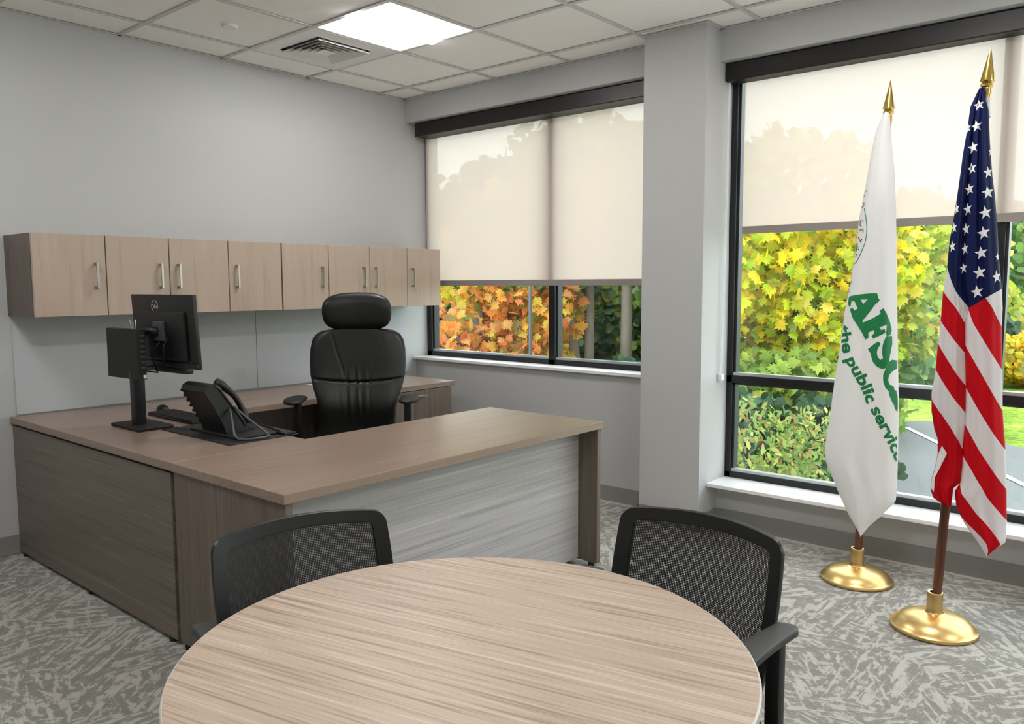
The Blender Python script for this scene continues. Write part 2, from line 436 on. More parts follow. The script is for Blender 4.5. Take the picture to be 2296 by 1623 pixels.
# blinds
def blind(label, x, y0, y1, ztop, zbot, vy0, vy1, group):
    t = thing('roller_blind', label, 'roller blind', (x, (y0+y1)/2, ztop), group)
    b = B(); b.box(.05, x+.009, vy1, vy0, 2.465, 2.562, bev=.006); b.build('valance', 'valance', t)
    b = B(); b.grid(lambda u, v: Vector((x, y1+(y0-y1)*u, zbot+(ztop-zbot)*v)), 8, 8); b.build('blind_fabric', 'blind', t)
    b = B(); b.box(x-.004, x+.005, y1, y0, zbot-.04, zbot, bev=.002); b.build('hem_bar', 'hem', t)
    return t
blind('beige roller blind in the corner window with the orange tree below it, lowered two thirds', .186, -.02, -2.10, 2.50, 1.408, -.052, -2.139, 'roller blinds')
bl = blind('beige roller blind behind the two flags, drawn halfway down', .140, -2.60, -4.50, 2.50, 1.690, -2.524, -6.25, 'roller blinds')  # cut short out of view; bare window beyond is added to brighten the room
# bead chain of the right blind, held by a small clip on the column side
b = B(); b.tube([(.055, -2.545, 2.46), (.052, -2.54, 1.7), (.045, -2.533, .87)], .0022, 6); b.tube([(.07, -2.545, 2.46), (.067, -2.54, 1.7), (.06, -2.533, .87)], .0022, 6)
b.build('bead_chain', 'white', bl, label='white bead chain')
b = B(); b.box(.036, .068, -2.545, -2.5205, .835, .872, bev=.004); b.build('chain_clip', 'white', bl, label='white chain clip')

# ------------------------------------------------------------------ ceiling fittings
def troffer(k, j, label):
    cx, cy = -(GX+T*(k+.5)), -(GY+T*(j+.5)); h = T/2-.006
    t = thing('ceiling_light', label, 'ceiling light', (cx, cy, H), 'recessed square ceiling lights')
    b = B()  # housing: rim and sloping pans, open below
    b.box(cx-h, cx+h, cy-h, cy-h+.012, H+.001, H+.075); b.box(cx-h, cx+h, cy+h-.012, cy+h, H+.001, H+.075)
    b.box(cx-h, cx-h+.012, cy-h, cy+h, H+.001, H+.075); b.box(cx+h-.012, cx+h, cy-h, cy+h, H+.001, H+.075)
    b.build('housing', 'white_metal', t)
    for s in (-1, 1):
        b = B(); b.grid(lambda u, v: Vector((cx-h+.012+(2*h-.024)*u, cy+s*(.10+(h-.112)*v), H+.070-.066*(v**2))), 4, 8)
        b.build('reflector', 'white_metal', t, smooth=True)
    b = B(); b.grid(lambda u, v: Vector((cx-h+.02+(2*h-.04)*u, cy-.115+.23*v, H-.020+.085*(2*v-1)**2)), 6, 12)
    b.build('lens', 'lamp', t, smooth=True, label='glowing curved lens')
    for xa in (cx-h+.013, cx+h-.013):
        b = B(); b.box(xa-.007, xa+.007, cy-.13, cy+.13, H+.012, H+.07); b.build('end_cap', 'white_metal', t)
    return t
names = {(1, 1): 'glowing recessed square ceiling light beside the air vent'}
for k, j in FIX:
    troffer(k, j, names.get((k, j), 'recessed square ceiling light %s, %s' % ({1: 'nearest the windows', 5: 'over mid room'}[k], {1: 'by the cabinet wall', 5: 'above the round table side', 9: 'by the rear wall'}[j])))

cx, cy = -(GX+T*1.5), -(GY+T*.5); h = T/2-.006
vt = thing('air_vent', 'white square ceiling air vent with four nested louvers around a pyramid', 'air vent', (cx, cy, H))
b = B()
def ring(b, cx, cy, ro, ri, z0, z1):
    """square sloping ring from half-size ro at z0 to ri at z1, with thickness"""
    for a in range(4):
        q = Matrix.Rotation(a*PI/2, 3, 'Z')
        pts = [Vector((-ro, -ro, z0)), Vector((ro, -ro, z0)), Vector((ri, -ri, z1)), Vector((-ri, -ri, z1))]
        lo = [b.bm.verts.new(q @ p + Vector((cx, cy, 0))) for p in pts]; up = [b.bm.verts.new(q @ p + Vector((cx, cy, .002))) for p in pts]
        b.bm.faces.new(lo); b.bm.faces.new(up[::-1])
        for i in range(4): b.bm.faces.new((lo[i], up[i], up[(i+1) % 4], lo[(i+1) % 4]))
ring(b, cx, cy, h, .185, H-.001, H+.001)
b.build('vent_frame', 'white_metal', vt)
b = B(); ring(b, cx, cy, .186, .19, H+.001, H+.06); b.box(cx-.2, cx+.2, cy-.2, cy+.2, H+.06, H+.064); b.build('duct', 'dark_void', vt)
for k, r in enumerate((.178, .143, .108, .073)):
    b = B(); ring(b, cx, cy, r, r-.030, H-.012, H+.014); b.build('louver', 'white_metal', vt)
b = B(); b.poly([(cx-.045, cy-.045, H-.012), (cx+.045, cy-.045, H-.012), (cx+.045, cy+.045, H-.012), (cx-.045, cy+.045, H-.012)])
for a in range(4):
    q = Matrix.Rotation(a*PI/2, 3, 'Z'); c0 = Vector((cx, cy, 0))
    b.poly([q @ Vector((-.045, -.045, H-.012))+c0, q @ Vector((.045, -.045, H-.012))+c0, q @ Vector((0, 0, H+.02))+c0])
b.build('center_pyramid', 'white_metal', vt)
b = B(); b.lathe([(0, H-.007), (.036, H-.007), (.041, H-.003), (.041, H+.007), (0, H+.007)], (-1.757, -.591, 0), 32)
tag(b.build('sprinkler_cover', 'white_metal', smooth=SM), 'small round white sprinkler cover plate on a ceiling tile', 'sprinkler cover')

# ------------------------------------------------------------------ wall cabinets
def cabinet(label, xb, pulls, group='wall cabinets over the desk'):
    x0, x1 = xb[0], xb[-1]; c = thing('wall_cabinet', label, 'cabinet', ((x0+x1)/2, -.17, 1.228), group)
    Z0, Z1, D = 1.228, 1.628, .36
    b = B(); b.box(x0+.001, x0+.019, -D+.02, -.001, Z0, Z1); b.box(x1-.019, x1-.001, -D+.02, -.001, Z0, Z1)
    b.box(x0+.019, x1-.019, -D+.02, -.001, Z0+.004, Z0+.022); b.box(x0+.019, x1-.019, -D+.02, -.001, Z1-.018, Z1); b.box(x0+.019, x1-.019, -.012, -.002, Z0+.022, Z1-.018)
    for xm in xb[1:-1]: b.box(xm-.009, xm+.009, -D+.02, -.012, Z0+.022, Z1-.018)
    b.build('body', 'cab_side', c)
    for k in range(len(xb)-1):
        a0, a1 = xb[k]+.0025, xb[k+1]-.0025
        b = B(); b.box(a0, a1, -D, -D+.0185, Z0, Z1, bev=.0012, seg=1); d = b.build('door', 'cab', c)
        px = a1-.05 if pulls[k] == 'r' else a0+.045
        b = B(); b.box(px-.006, px+.006, -D-.030, -D-.0225, 1.362, 1.492, bev=.0015); b.box(px-.006, px+.006, -D-.024, -D, 1.362, 1.374, bev=.001); b.box(px-.006, px+.006, -D-.024, -D, 1.480, 1.492, bev=.001)
        b.build('handle', 'steel', d)
    return c
cabinet('light wood four-door wall cabinet above the monitor, dark left side showing', [-2.692, -2.351, -2.022, -1.676, -1.330], 'rrll')
cabinet('light wood four-door wall cabinet above the leather chair, reaching the window', [-1.326, -.986, -.655, -.324, -.002], 'rrll')
# tack panels
for xa, xb_, lab in ((-2.68, -1.2985, 'pale grey tack panel on the wall behind the monitor'), (-1.2955, -.0005, 'pale grey tack panel on the wall behind the leather chair')):
    b = B(); b.box(xa, xb_, -.0082, -.0002, .722, 1.226, bev=.0012, seg=1); tag(b.build('wall_panel', 'tack'), lab, 'wall panel', 'tack panels under the wall cabinets')

# ------------------------------------------------------------------ desks
TOP, TH = .718, .033
# return against the left
d = thing('desk_return', 'dark brown desk return carrying the monitor, its blank side facing the room', 'desk', (-2.4, -.85, 0), 'u-shaped desk sections')
b = B(); b.box(-2.715, -2.115, -1.672, -.010, TOP-TH, TOP, bev=.0015, seg=1); b.build('desktop', 'desktop_y', d)
b = B(); b.box(-2.705, -2.680, -1.655, -.010, .018, TOP-TH-.012, bev=.001, seg=1); b.build('side_panel', 'desk_h', d)
b = B(); b.box(-2.695, -2.670, -1.66, -.012, TOP-TH-.013, TOP-TH-.001); b.build('top_spacer', 'blackmatte', d)
b = B(); b.box(-2.67, -2.14, -1.04, -1.022, .018, TOP-TH-.001); b.box(-2.158, -2.14, -1.022, -.60, .018, TOP-TH-.001); b.build('pedestal', 'desk_v', d)
for y in (-1.6, -.85, -.06):
    b = B(); b.lathe([(0, 0), (.018, 0), (.018, .018), (0, .018)], (-2.69, y, 0), 12); b.build('leveling_foot', 'blackplastic', d)
# front desk
d = thing('desk', 'long brown front desk with pale glare-painted modesty panel facing the round table', 'desk', (-1.8, -2.04, 0), 'u-shaped desk sections')
b = B(); b.box(-2.715, -.933, -2.412, -1.676, TOP-TH, TOP, bev=.0015, seg=1); b.build('desktop', 'desktop_x', d)
b = B(); b.box(-2.705, -2.677, -2.402, -1.680, .022, TOP-TH, bev=.001, seg=1); b.build('end_panel', 'desk_v', d, label='upright-grain left end panel')
b = B(); b.box(-.968, -.940, -2.402, -1.680, .022, TOP-TH, bev=.001, seg=1); b.build('end_panel', 'desk_v', d, label='upright-grain right end panel')
b = B(); b.box(-2.677, -.968, -2.290, -2.270, .030, TOP-TH-.0005, bev=.001, seg=1); b.build('modesty_panel', 'desk_glare_x', d)
for x in (-2.69, -.954):
    for y in (-2.36, -1.72):
        b = B(); b.lathe([(0, 0), (.016, 0), (.016, .022), (0, .022)], (x, y, 0), 12); b.build('leveling_foot', 'blackplastic', d)
# credenza
d = thing('credenza', 'low brown credenza along the cabinet wall behind the leather chair', 'credenza', (-1.2, -.35, 0), 'u-shaped desk sections')
b = B(); b.box(-2.110, -.185, -.672, -.010, TOP-TH, TOP, bev=.0015, seg=1); b.build('desktop', 'desktop_x', d)
b = B(); b.box(-.90, -.882, -.655, -.02, .05, TOP-TH); b.box(-.235, -.217, -.655, -.02, .05, TOP-TH); b.box(-.882, -.235, -.655, -.02, .05, .068); b.box(-.882, -.235, -.035, -.02, .068, TOP-TH); b.box(-.87, -.25, -.60, -.05, 0, .05)
b.build('body', 'desk_v', d)
for a0, a1, hx in ((-.898, -.560, -.60), (-.557, -.219, -.515)):
    b = B(); b.box(a0, a1, -.674, -.656, .055, TOP-TH-.004, bev=.001, seg=1); dr = b.build('door', 'desk_v', d)
    b = B(); b.box(hx-.045, hx+.045, -.702, -.696, .640, .652, bev=.001); b.box(hx-.045, hx-.037, -.698, -.674, .640, .652); b.box(hx+.037, hx+.045, -.698, -.674, .640, .652); b.build('handle', 'steel', dr)
b = B(); b.box(-2.1, -.90, -.04, -.025, .15, TOP-TH); b.build('back_panel', 'desk_v', d)
# paper sheets left on the credenza
b = B(); b.box(-.98, -.72, -.24, -.07, TOP+.0005, TOP+.0025); o = b.build('paper', 'white'); tag(o, 'white paper lying on the credenza beside the leather chair', 'paper')

# ------------------------------------------------------------------ round table
t = thing('round_table', 'round light oak table in the foreground with a pale edge band', 'table', (-3.135, -3.610, 0))
C = (-3.135, -3.610)
b = B(); b.lathe([(0, .692), (.500, .692), (.5045, .695)], (C[0], C[1], 0), 128); b.build('underside', 'edge', t, smooth=SM)
b = B(); b.lathe([(.5045, .695), (.507, .700), (.507, .717), (.5045, .7195), (.5035, .7195)], (C[0], C[1], 0), 160); b.build('edge_band', 'edge', t, smooth=SM)
b = B(); b.lathe([(.5035, .7195), (.5030, .72), (0, .72)], (C[0], C[1], 0), 160); b.build('tabletop', 'table', t)
b = B(); b.lathe([(0, .03), (.035, .03), (.035, .66), (.11, .69), (0, .69)], (C[0], C[1], 0), 32); b.build('column', 'blackplastic', t, smooth=SM)
for a in range(4):
    an = a*PI/2+.3; b = B(); c0 = Vector((C[0], C[1], 0)); dv = Vector((math.cos(an), math.sin(an), 0))
    b.tube([c0+dv*.03+Vector((0, 0, .06)), c0+dv*.2+Vector((0, 0, .045)), c0+dv*.38+Vector((0, 0, .025))], [.026, .022, .016], 10)
    b.lathe([(0, 0), (.02, 0), (.02, .02), (0, .02)], tuple(c0+dv*.37), 12); b.build('leg', 'blackplastic', t, smooth=SM)

# ------------------------------------------------------------------ guest chairs (built facing +X, then turned)
def back_pt(u, v, off=0.0):
    y = (.211 + .012*math.sin(PI*min(1, max(0, v))) - .016*(1-v)) * u
    x = -.215 - .085*v - .052*(1-u*u) + off
    z = .452 + .376*v - .012*u*u*v
    return Vector((x, y, z))
def se(a, ru, rv, n=7):
    c, s_ = math.cos(a), math.sin(a)
    return (ru*math.copysign(abs(c)**(2/n), c), .5+rv*math.copysign(abs(s_)**(2/n), s_))
def rr(q, hu, hv, ru, rv):
    """point on a rounded rectangle, centred on (0, .5), evenly spaced along it"""
    ss = [(hu-ru, hv, 0), (-(hu-ru), hv, 1), (-(hu-ru), -(hv-rv), 2), (hu-ru, -(hv-rv), 3)]
    seg = q*8; i = int(seg) % 8; f = seg-int(seg)
    cx = [(1, 1), (-1, 1), (-1, -1), (1, -1)]
    c = cx[i//2]; n = cx[(i//2+1) % 4]
    if i % 2 == 0:      # corner arc
        a = (i//2)*PI/2 + f*PI/2
        return c[0]*(hu-ru)+ru*math.cos(a), .5+c[1]*(hv-rv)+rv*math.sin(a)
    e = PI/2*(i//2+1)
    p0 = (c[0]*(hu-ru)+ru*math.cos(e), c[1]*(hv-rv)+rv*math.sin(e)); p1 = (n[0]*(hu-ru)+ru*math.cos(e), n[1]*(hv-rv)+rv*math.sin(e))
    return p0[0]+(p1[0]-p0[0])*f, .5+p0[1]+(p1[1]-p0[1])*f
def guest_chair(label):
    t = thing('guest_chair', label, 'chair', (0, 0, 0), 'mesh-back chairs at the round table')
    b = B(); b.grid(lambda u, v: back_pt(-.90+1.8*u, .05+.90*v), 28, 22, uv=lambda a, c: (a, c)); b.build('mesh_panel', 'mesh', t, smooth=True)
    b = B(); N = 120; rings = []
    for k in range(N):
        uo, vo = rr(k/N, 1.0, .5, .13, .075); ui, vi = rr(k/N, .845, .425, .07, .04)
        rings.append([b.bm.verts.new(back_pt(uo, vo, .004)), b.bm.verts.new(back_pt(uo*1.008, .5+(vo-.5)*1.012, -.004)), b.bm.verts.new(back_pt(uo, vo, -.012)), b.bm.verts.new(back_pt(ui, vi, -.007)), b.bm.verts.new(back_pt(ui, vi, .0045))])
    for k in range(N):
        A, C2 = rings[k], rings[(k+1) % N]
        for q in range(5): b.bm.faces.new((A[q], A[(q+1) % 5], C2[(q+1) % 5], C2[q]))
    b.build('back_frame', 'blackplastic', t, smooth=SM)
    b = B(); b.tube([(-.10, 0, .405), (-.24, 0, .41), (-.285, 0, .47), (-.302, 0, .60)], [.018, .018, .016, .012], 10); b.build('back_support', 'blackplastic', t, smooth=True)
    b = B(); b.box(-.21, .25, -.225, .225, .405, .465, bev=.022, seg=3); b.build('seat', 'blackmatte', t, smooth=SM)
    for s in (-1, 1):
        def pad(u, v, s=s):
            a = 2*PI*u; L = v
            x = -.262 + .35*L; w = .031 - .006*math.cos(L*3)
            if v < .001 or v > .999: w *= .55
            hh = .0125 * (1 if .001 < v < .999 else .5)
            c, d = math.cos(a), math.sin(a)
            return Vector((x, s*(.252+.012*L*0) + w*math.copysign(abs(c)**.6, c), .655 + .006*math.sin(PI*L) + hh*math.copysign(abs(d)**.6, d)))
        b = B(); vs = b.grid(pad, 20, 16, closeu=True); b.bm.faces.new(vs[0]); b.bm.faces.new(vs[-1][::-1]); b.build('armrest', 'armgrey', t, smooth=SM)
        b = B(); b.box(-.225, -.195, s*.243-.016, s*.243+.016, .004, .646, bev=.006); b.build('leg', 'blackplastic', t, smooth=SM)
        b = B(); b.box(.185, .215, s*.243-.016, s*.243+.016, .004, .43, bev=.006); b.build('leg', 'blackplastic', t, smooth=SM)
        b = B(); b.tube([(.2, s*.243, .42), (.17, s*.243, .52), (.08, s*.248, .645)], .013, 10); b.build('arm_support', 'blackplastic', t, smooth=True)
        b = B(); b.box(-.20, .19, s*.243-.010, s*.243+.010, .195, .225, bev=.003); b.build('stretcher', 'blackplastic', t)
        b = B(); b.box(-.21, .20, s*.225-.008, s*.225+.018, .385, .412, bev=.003); b.build('side_rail', 'blackplastic', t)
    b = B(); b.box(-.215, -.195, -.243, .243, .195, .225, bev=.003); b.build('stretcher', 'blackplastic', t)
    return t
g1 = guest_chair('black mesh-back chair tucked under the round table, in front of the brown desk')
g2 = dup_tree(g1, 'black mesh-back chair tucked under the round table on the side of the two flags')
g1.location = (-3.121, -3.305, 0); g1.rotation_euler = (0, 0, math.radians(-102))
g2.location = (-2.760, -3.693, 0); g2.rotation_euler = (0, 0, math.radians(177))

# ------------------------------------------------------------------ executive chair (faces +X)
def exec_chair():
    t = thing('office_chair', 'tall black leather office chair with separate headrest standing behind the desk', 'chair', (0, 0, 0))
    zs = [.47, .52, .58, .64, .70, .76, .82, .88, .95, 1.02, 1.07, 1.10, 1.122, 1.133]
    ws = [.25, .240, .222, .208, .212, .228, .248, .262, .267, .264, .254, .236, .202, .130]
    def bw(z): return float(np.interp(z, zs, ws))
    def bfront(y, z):
        w = bw(z); r = min(1, abs(y)/w)
        x = .045*(1-r**4)**.5 if r < 1 else 0
        x += .05*r*r*np.interp(z, [.5, .8, 1.1], [.9, .7, .2])      # wings come forward
        x += .020*math.exp(-((z-.72)/.10)**2)                          # lumbar bulge
        zc = .838 + .022*min(1, abs(y)/.25)**2                # cross seam
        x -= .010*math.exp(-((z-zc)/.007)**2) * max(.25, 1-(abs(y)/.27)**4)
        for sy in (-1, 1):                                              # slanted seams above, upright seams below
            if z > zc: yy = sy*(.062+.42*(z-zc)*.75); a = 1-min(1, (z-zc)/.26)*.5
            else: yy = sy*.062; a = max(0, 1-(zc-z)/.25)
            x -= .0045*a*math.exp(-((y-yy)/.004)**2)
        d = z-zc                                                        # gathers around the cross seam
        g = math.exp(-(y/.065)**2)
        x += .0042*g*(math.sin(y*150+.7)+.5*math.sin(y*260+1.2+z*14))*math.exp(-(max(0, d-.012)/.05)**2 if d > 0 else -((d+.09)/.07)**2)
        return x
    lean = lambda z: -.10 - .13*(z-.47)
    b = B(); NU, NV = 84, 110
    def shell(u, v):
        z = .47 + (1.133-.47)*v; w = bw(z)
        if u < .7:
            q = u/.7; y = -w*math.cos(PI*q)
            return Vector((lean(z)+bfront(y, z), y, z))
        q = (u-.7)/.3; y = w*math.cos(PI*q)
        return Vector((lean(z)-.045*math.sin(PI*q)+.05*(abs(y)/w)**2*np.interp(z, [.5, .8, 1.1], [.9, .7, .2]), y, z))
    vs = b.grid(shell, NU*2, NV, closeu=True); b.bm.faces.new(vs[0]); b.bm.faces.new(vs[-1][::-1])
    b.build('backrest', 'leather', t, smooth=math.radians(60))
    # headrest
    b = B()
    def head(u, v):
        a = 2*PI*u; c, s_ = math.cos(a), math.sin(a); f = math.sin(PI*v)**.55 if 0 < v < 1 else 0.0
        yy = math.copysign(abs(c)**(2/3.4), c)*.192; zz = math.copysign(abs(s_)**(2/3.2), s_)*.101
        yy *= 1 - .05*(zz < 0)*abs(zz)/.1; zz += .012*(1-(yy/.192)**2)*(1 if zz > 0 else .2)
        dx = -.048*math.cos(PI*v)
        k = f if True else 1
        return Vector((-.165 - dx*.9 + .035*(yy*k/.192)**2, yy*k, 1.222 + zz*k))
    b.grid(head, 64, 22, closeu=True); b.build('headrest', 'leather', t, smooth=True)
    b = B(); b.box(-.215, -.20, -.03, .03, 1.05, 1.20, bev=.004); b.build('headrest_bracket', 'blackplastic', t)
    b = B(); b.box(-.08, .40, -.25, .25, .42, .50, bev=.035, seg=4); b.build('seat', 'leather', t, smooth=SM)
    b = B(); b.box(-.10, .22, -.10, .10, .375, .42, bev=.008); b.box(-.22, -.10, -.04, .04, .36, .40, bev=.006); b.box(-.235, -.205, -.04, .04, .36, .70, bev=.006); b.build('mechanism', 'blackplastic', t)
    for s in (-1, 1):
        def pad(u, v, s=s):
            a = 2*PI*u; c, d = math.cos(a), math.sin(a); f = (1-abs(2*v-1)**3.2)**.42 if 0 < v < 1 else 0
            return Vector((.02+.25*v, s*(.288+.012*math.sin(PI*v)) + .052*f*c, .775 + .017*f*math.copysign(abs(d)**.7, d) - .010*(f*c)**2*0))
        b = B(); b.grid(pad, 28, 20, closeu=True); b.build('armrest', 'blackmatte', t, smooth=True)
        b = B(); b.box(.10, .15, s*.288-.018, s*.288+.018, .55, .762, bev=.008); b.box(.105, .145, s*.288-.012, s*.288+.012, .395, .60, bev=.006); b.box(.10, .15, min(s*.10, s*.30), max(s*.10, s*.30), .382, .405, bev=.006)
        b.build('arm_post', 'blackplastic', t, smooth=SM)
    b = B(); b.lathe([(0, .09), (.032, .09), (.032, .22), (.02, .22), (.02, .38), (0, .38)], (.06, 0, 0), 20); b.build('gas_lift', 'blackplastic', t, smooth=SM)
    for k in range(5):
        a = 2*PI*k/5+.4; d = Vector((math.cos(a), math.sin(a), 0)); c0 = Vector((.06, 0, 0))
        b = B(); b.tube([c0+d*.02+Vector((0, 0, .115)), c0+d*.17+Vector((0, 0, .10)), c0+d*.29+Vector((0, 0, .078))], [.030, .022, .016], 10); leg = b.build('leg', 'blackplastic', t, smooth=True)
        b = B(); p = c0+d*.29; n = Vector((-d.y, d.x, 0))
        for s in (-1, 1): b.lathe([(0, -.009), (.024, -.009), (.028, -.004), (.028, .004), (.024, .009), (0, .009)], p+n*s*.014+Vector((0, 0, .028)), 18, axis=n)
        b.tube([p+Vector((0, 0, .03)), p+Vector((0, 0, .075))], .008, 8); b.build('caster', 'blackplastic', leg, smooth=SM)
    return t
ec = exec_chair()
ec.location = (-1.373, -1.088, 0); ec.rotation_euler = (0, 0, math.atan2(-.647, -.756)+math.radians(4))

# ------------------------------------------------------------------ things on the desk
def F3(fx): return Vector(fx).normalized()
# monitor: its plane runs away from the viewer, screen towards the office chair
mon = thing('monitor', 'black monitor on a pole stand, its back with round white logo facing the room', 'monitor', (-2.42, -.83, TOP))
b = B(); b.box(-2.505, -2.335, -.965, -.685, TOP+.0005, TOP+.016, bev=.006, seg=3)
b.build('stand_base', 'blackmatte', mon, smooth=SM)
b = B(); b.box(-2.462, -2.412, -.855, -.805, TOP+.016, 1.17, bev=.004); b.build('stand_pole', 'blackplastic', mon, smooth=SM)
wd = F3((.055, -.998, 0)); nd = Vector((-wd.y, wd.x, 0)); nd = nd if nd.x > 0 else -nd      # nd points to the screen side
zt = Vector((0, 0, 1)); upm = (zt + nd*-.05).normalized()
cen = Vector((-2.360, -.968, 1.170))
b = B(); b.obox(cen, wd, nd, upm, .262, .010, .166, bev=.004); b.obox(cen-nd*.016-upm*.02, wd, nd, upm, .20, .010, .11, bev=.009, seg=3); b.obox(cen-nd*.004-upm*.152, wd, nd, upm, .262, .012, .012, bev=.004)
b.build('screen_housing', 'blackplastic', mon, smooth=SM)
b = B(); b.obox(cen+nd*.0105, wd, nd, upm, .255, .001, .155); b.build('screen', 'blackgloss', mon)
b = B(); b.obox(cen+nd*.012-upm*.178-wd*.04, wd, nd, upm, .19, .022, .014, bev=.006); b.build('speaker_bar', 'blackplastic', mon, smooth=SM)
b = B(); b.obox(cen-nd*.030-upm*.0, wd, nd, upm, .045, .006, .045, bev=.004); b.build('mount_plate', 'greyplastic', mon)
b = B(); p0 = Vector((-2.437, -.83, 1.15)); p1 = cen-nd*.034
b.tube([p0, p0.lerp(p1, .55)+Vector((0, -.01, .01)), p1], [.020, .018, .018], 10); b.build('mount_arm', 'blackplastic', mon, smooth=True)
lc = cen - nd*.0108 + wd*-.055 + upm*.112
b = B(); b.tube([lc + wd*math.cos(2*PI*k/36)*.026 + upm*math.sin(2*PI*k/36)*.026 for k in range(36)], .0011, 6, closed=True)
for pts in ([(-.017, .004), (-.013, -.008), (-.006, -.008), (-.002, .003)], [(-.002, .010), (.004, -.012)], [(.003, .010), (.015, .010), (.015, .003), (.006, -.001), (.015, -.012)]):
    b.tube([lc - wd*x + upm*y for x, y in pts], .0011, 6)
b.build('logo', 'logo', mon, smooth=True, label='round white logo')
b = B(); b.tube([cen-nd*.03-upm*.05, cen-nd*.055-upm*.10-wd*.05, cen-nd*.045-upm*.19-wd*.02, Vector((-2.40, -.80, .98))], .004, 8); b.tube([cen-nd*.02-upm*.03+wd*.06, cen-nd*.06-upm*.06+wd*.08, cen-nd*.05-upm*.15+wd*.05, Vector((-2.405, -.84, 1.0))], .0035, 8)
b.build('cable', 'blackmatte', mon, smooth=True)
# small computer fixed behind the pole
pc = thing('mini_computer', 'small flat black computer box fixed to the monitor pole', 'computer', (-2.49, -.83, 1.0))
pcc = Vector((-2.4895, -.850, 1.070))
b = B(); b.obox(pcc, wd, nd, zt, .137, .020, .113, bev=.003); b.build('case', 'blackmatte', pc)
b = B()
for k in range(7): b.obox(pcc+wd*.1372+zt*(.085-.024*k)+nd*.006, nd, wd, zt, .010, .0006, .004)
b.build('port', 'greyplastic', pc)
b = B(); b.obox(pcc+wd*.1375-zt*.100+nd*.01, nd, wd, zt, .007, .0008, .008); b.build('cable_plug', 'white', pc, label='white cable plug')
b = B(); b.tube([pcc+wd*.09+zt*.112, pcc+wd*.09+zt*.155+wd*.004], .0022, 6); b.tube([pcc+wd*.06+zt*.112, pcc+wd*.045+zt*.152], .0009, 5); b.tube([pcc+wd*.06+zt*.112, pcc+wd*.075+zt*.150], .0009, 5)
b.build('antenna', 'white', pc, label='thin white antenna wires', smooth=True)
b = B(); b.obox(pcc-nd*.0205-wd*-.06-zt*.095, wd, nd, zt, .006, .0006, .010); b.build('badge', 'greyplastic', pc)
b = B(); b.tube([Vector((-2.33, -.97, TOP+.006)), Vector((-2.36, -1.02, TOP+.005)), Vector((-2.34, -1.08, TOP+.005)), Vector((-2.27, -1.10, TOP+.005)), Vector((-2.24, -1.05, TOP+.006))], .0035, 8)
b.build('cable', 'blackmatte', pc, smooth=True)

# desk mat, keyboard, mouse
b = B(); b.box(-2.405, -2.065, -1.560, -.980, TOP+.0004, TOP+.0045, bev=.0015, seg=1)
tag(b.build('desk_mat', 'blackmatte'), 'thin black desk mat under the desk phone', 'desk mat')
kb = thing('keyboard', 'black computer keyboard lying beside the monitor stand', 'keyboard', (-2.17, -.72, TOP))
b = B(); b.box(-2.245, -2.095, -.955, -.505, TOP+.0005, TOP+.014, bev=.005); b.build('case', 'blackplastic', kb, smooth=SM)
b = B()
for r in range(6):
    for c_ in range(20):
        if r == 5 and 4 <= c_ <= 10: continue
        x = -2.105-.0225*r-.006; y = -.515-.0218*c_
        b.box(x-.019, x, y-.019, y, TOP+.0135, TOP+.0175)
b.box(-2.235, -2.218, -.755, -.60, TOP+.0135, TOP+.0175)
b.build('keys', 'blackmatte', kb, kind='stuff')
b = B(); b.grid(lambda u, v: Vector((-2.115+.028*math.cos(2*PI*u)*(math.sin(PI*v/2) if v > 0 else 0), -.405+.048*math.sin(2*PI*u)*(math.sin(PI*v/2) if v > 0 else 0), TOP+.0005+.030*math.cos(PI*v/2))), 24, 8, closeu=True)
ms = b.build('mouse', 'blackplastic', smooth=True); tag(ms, 'small black computer mouse beyond the keyboard', 'mouse')

# desk phone leaning back on a wire stand
ph = thing('desk_phone', 'black desk phone with handset, tilted back on a grey wire stand', 'telephone', (-2.25, -1.4, TOP+.004))
Y0p, Y1p = -1.385, -1.185
prof = [(-2.31, .7225), (-2.325, .77), (-2.372, .865), (-2.408, .925), (-2.400, .945), (-2.375, .957), (-2.348, .953), (-2.215, .765), (-2.165, .735), (-2.165, .7225)]
b = B(); b.prism([Vector((x, Y0p, z)) for x, z in prof], (0, Y1p-Y0p, 0)); b.build('body', 'blackplastic', ph, bevel=.004, smooth=SM)
b = B()
for k in range(7):
    q = k/6; b.box(-2.327-.075*q-.006, -2.327-.075*q+.004, Y1p-.002, Y1p+.008, .775+.145*q-.006, .775+.145*q+.006, bev=.002)
b.build('side_key', 'blackmatte', ph, kind='stuff')
dn = Vector((0, -1, 0)); ln = Vector((-.133, 0, .188)).normalized(); fn = Vector((ln.z, 0, -ln.x))
fc = Vector((-2.282, (Y0p+Y1p)/2, .859))
b = B(); b.obox(fc+fn*.002+ln*.055+dn*-.03, dn, fn, ln, .055, .003, .038, bev=.001); b.build('display', 'blackgloss', ph)
b = B()
for r in range(5):
    for c_ in range(4): b.obox(fc+fn*.002+ln*(-.005-.020*r)+dn*(-.07+.022*c_), dn, fn, ln, .008, .003, .007)
b.build('keypad', 'greyplastic', ph, kind='stuff')
b = B(); hp = []
for k in range(15):
    q = k/14; hp.append(fc + dn*.076 + ln*(-.120+.238*q) + fn*(.012+.028*math.sin(PI*q)))
b.tube(hp, [.019, .021, .019, .016, .0145, .0135, .013, .013, .013, .0135, .0145, .016, .019, .021, .018], 14); b.build('handset', 'blackplastic', ph, smooth=True)
b = B(); b.tube([fc+dn*.102+ln*.118-fn*.012, fc+dn*.104+ln*.10-fn*.004, fc+dn*.104-ln*.09-fn*.004, fc+dn*.102-ln*.115-fn*.010], .0045, 8); b.build('side_trim', 'greyplastic', ph, smooth=True, label='grey trim along the near side')
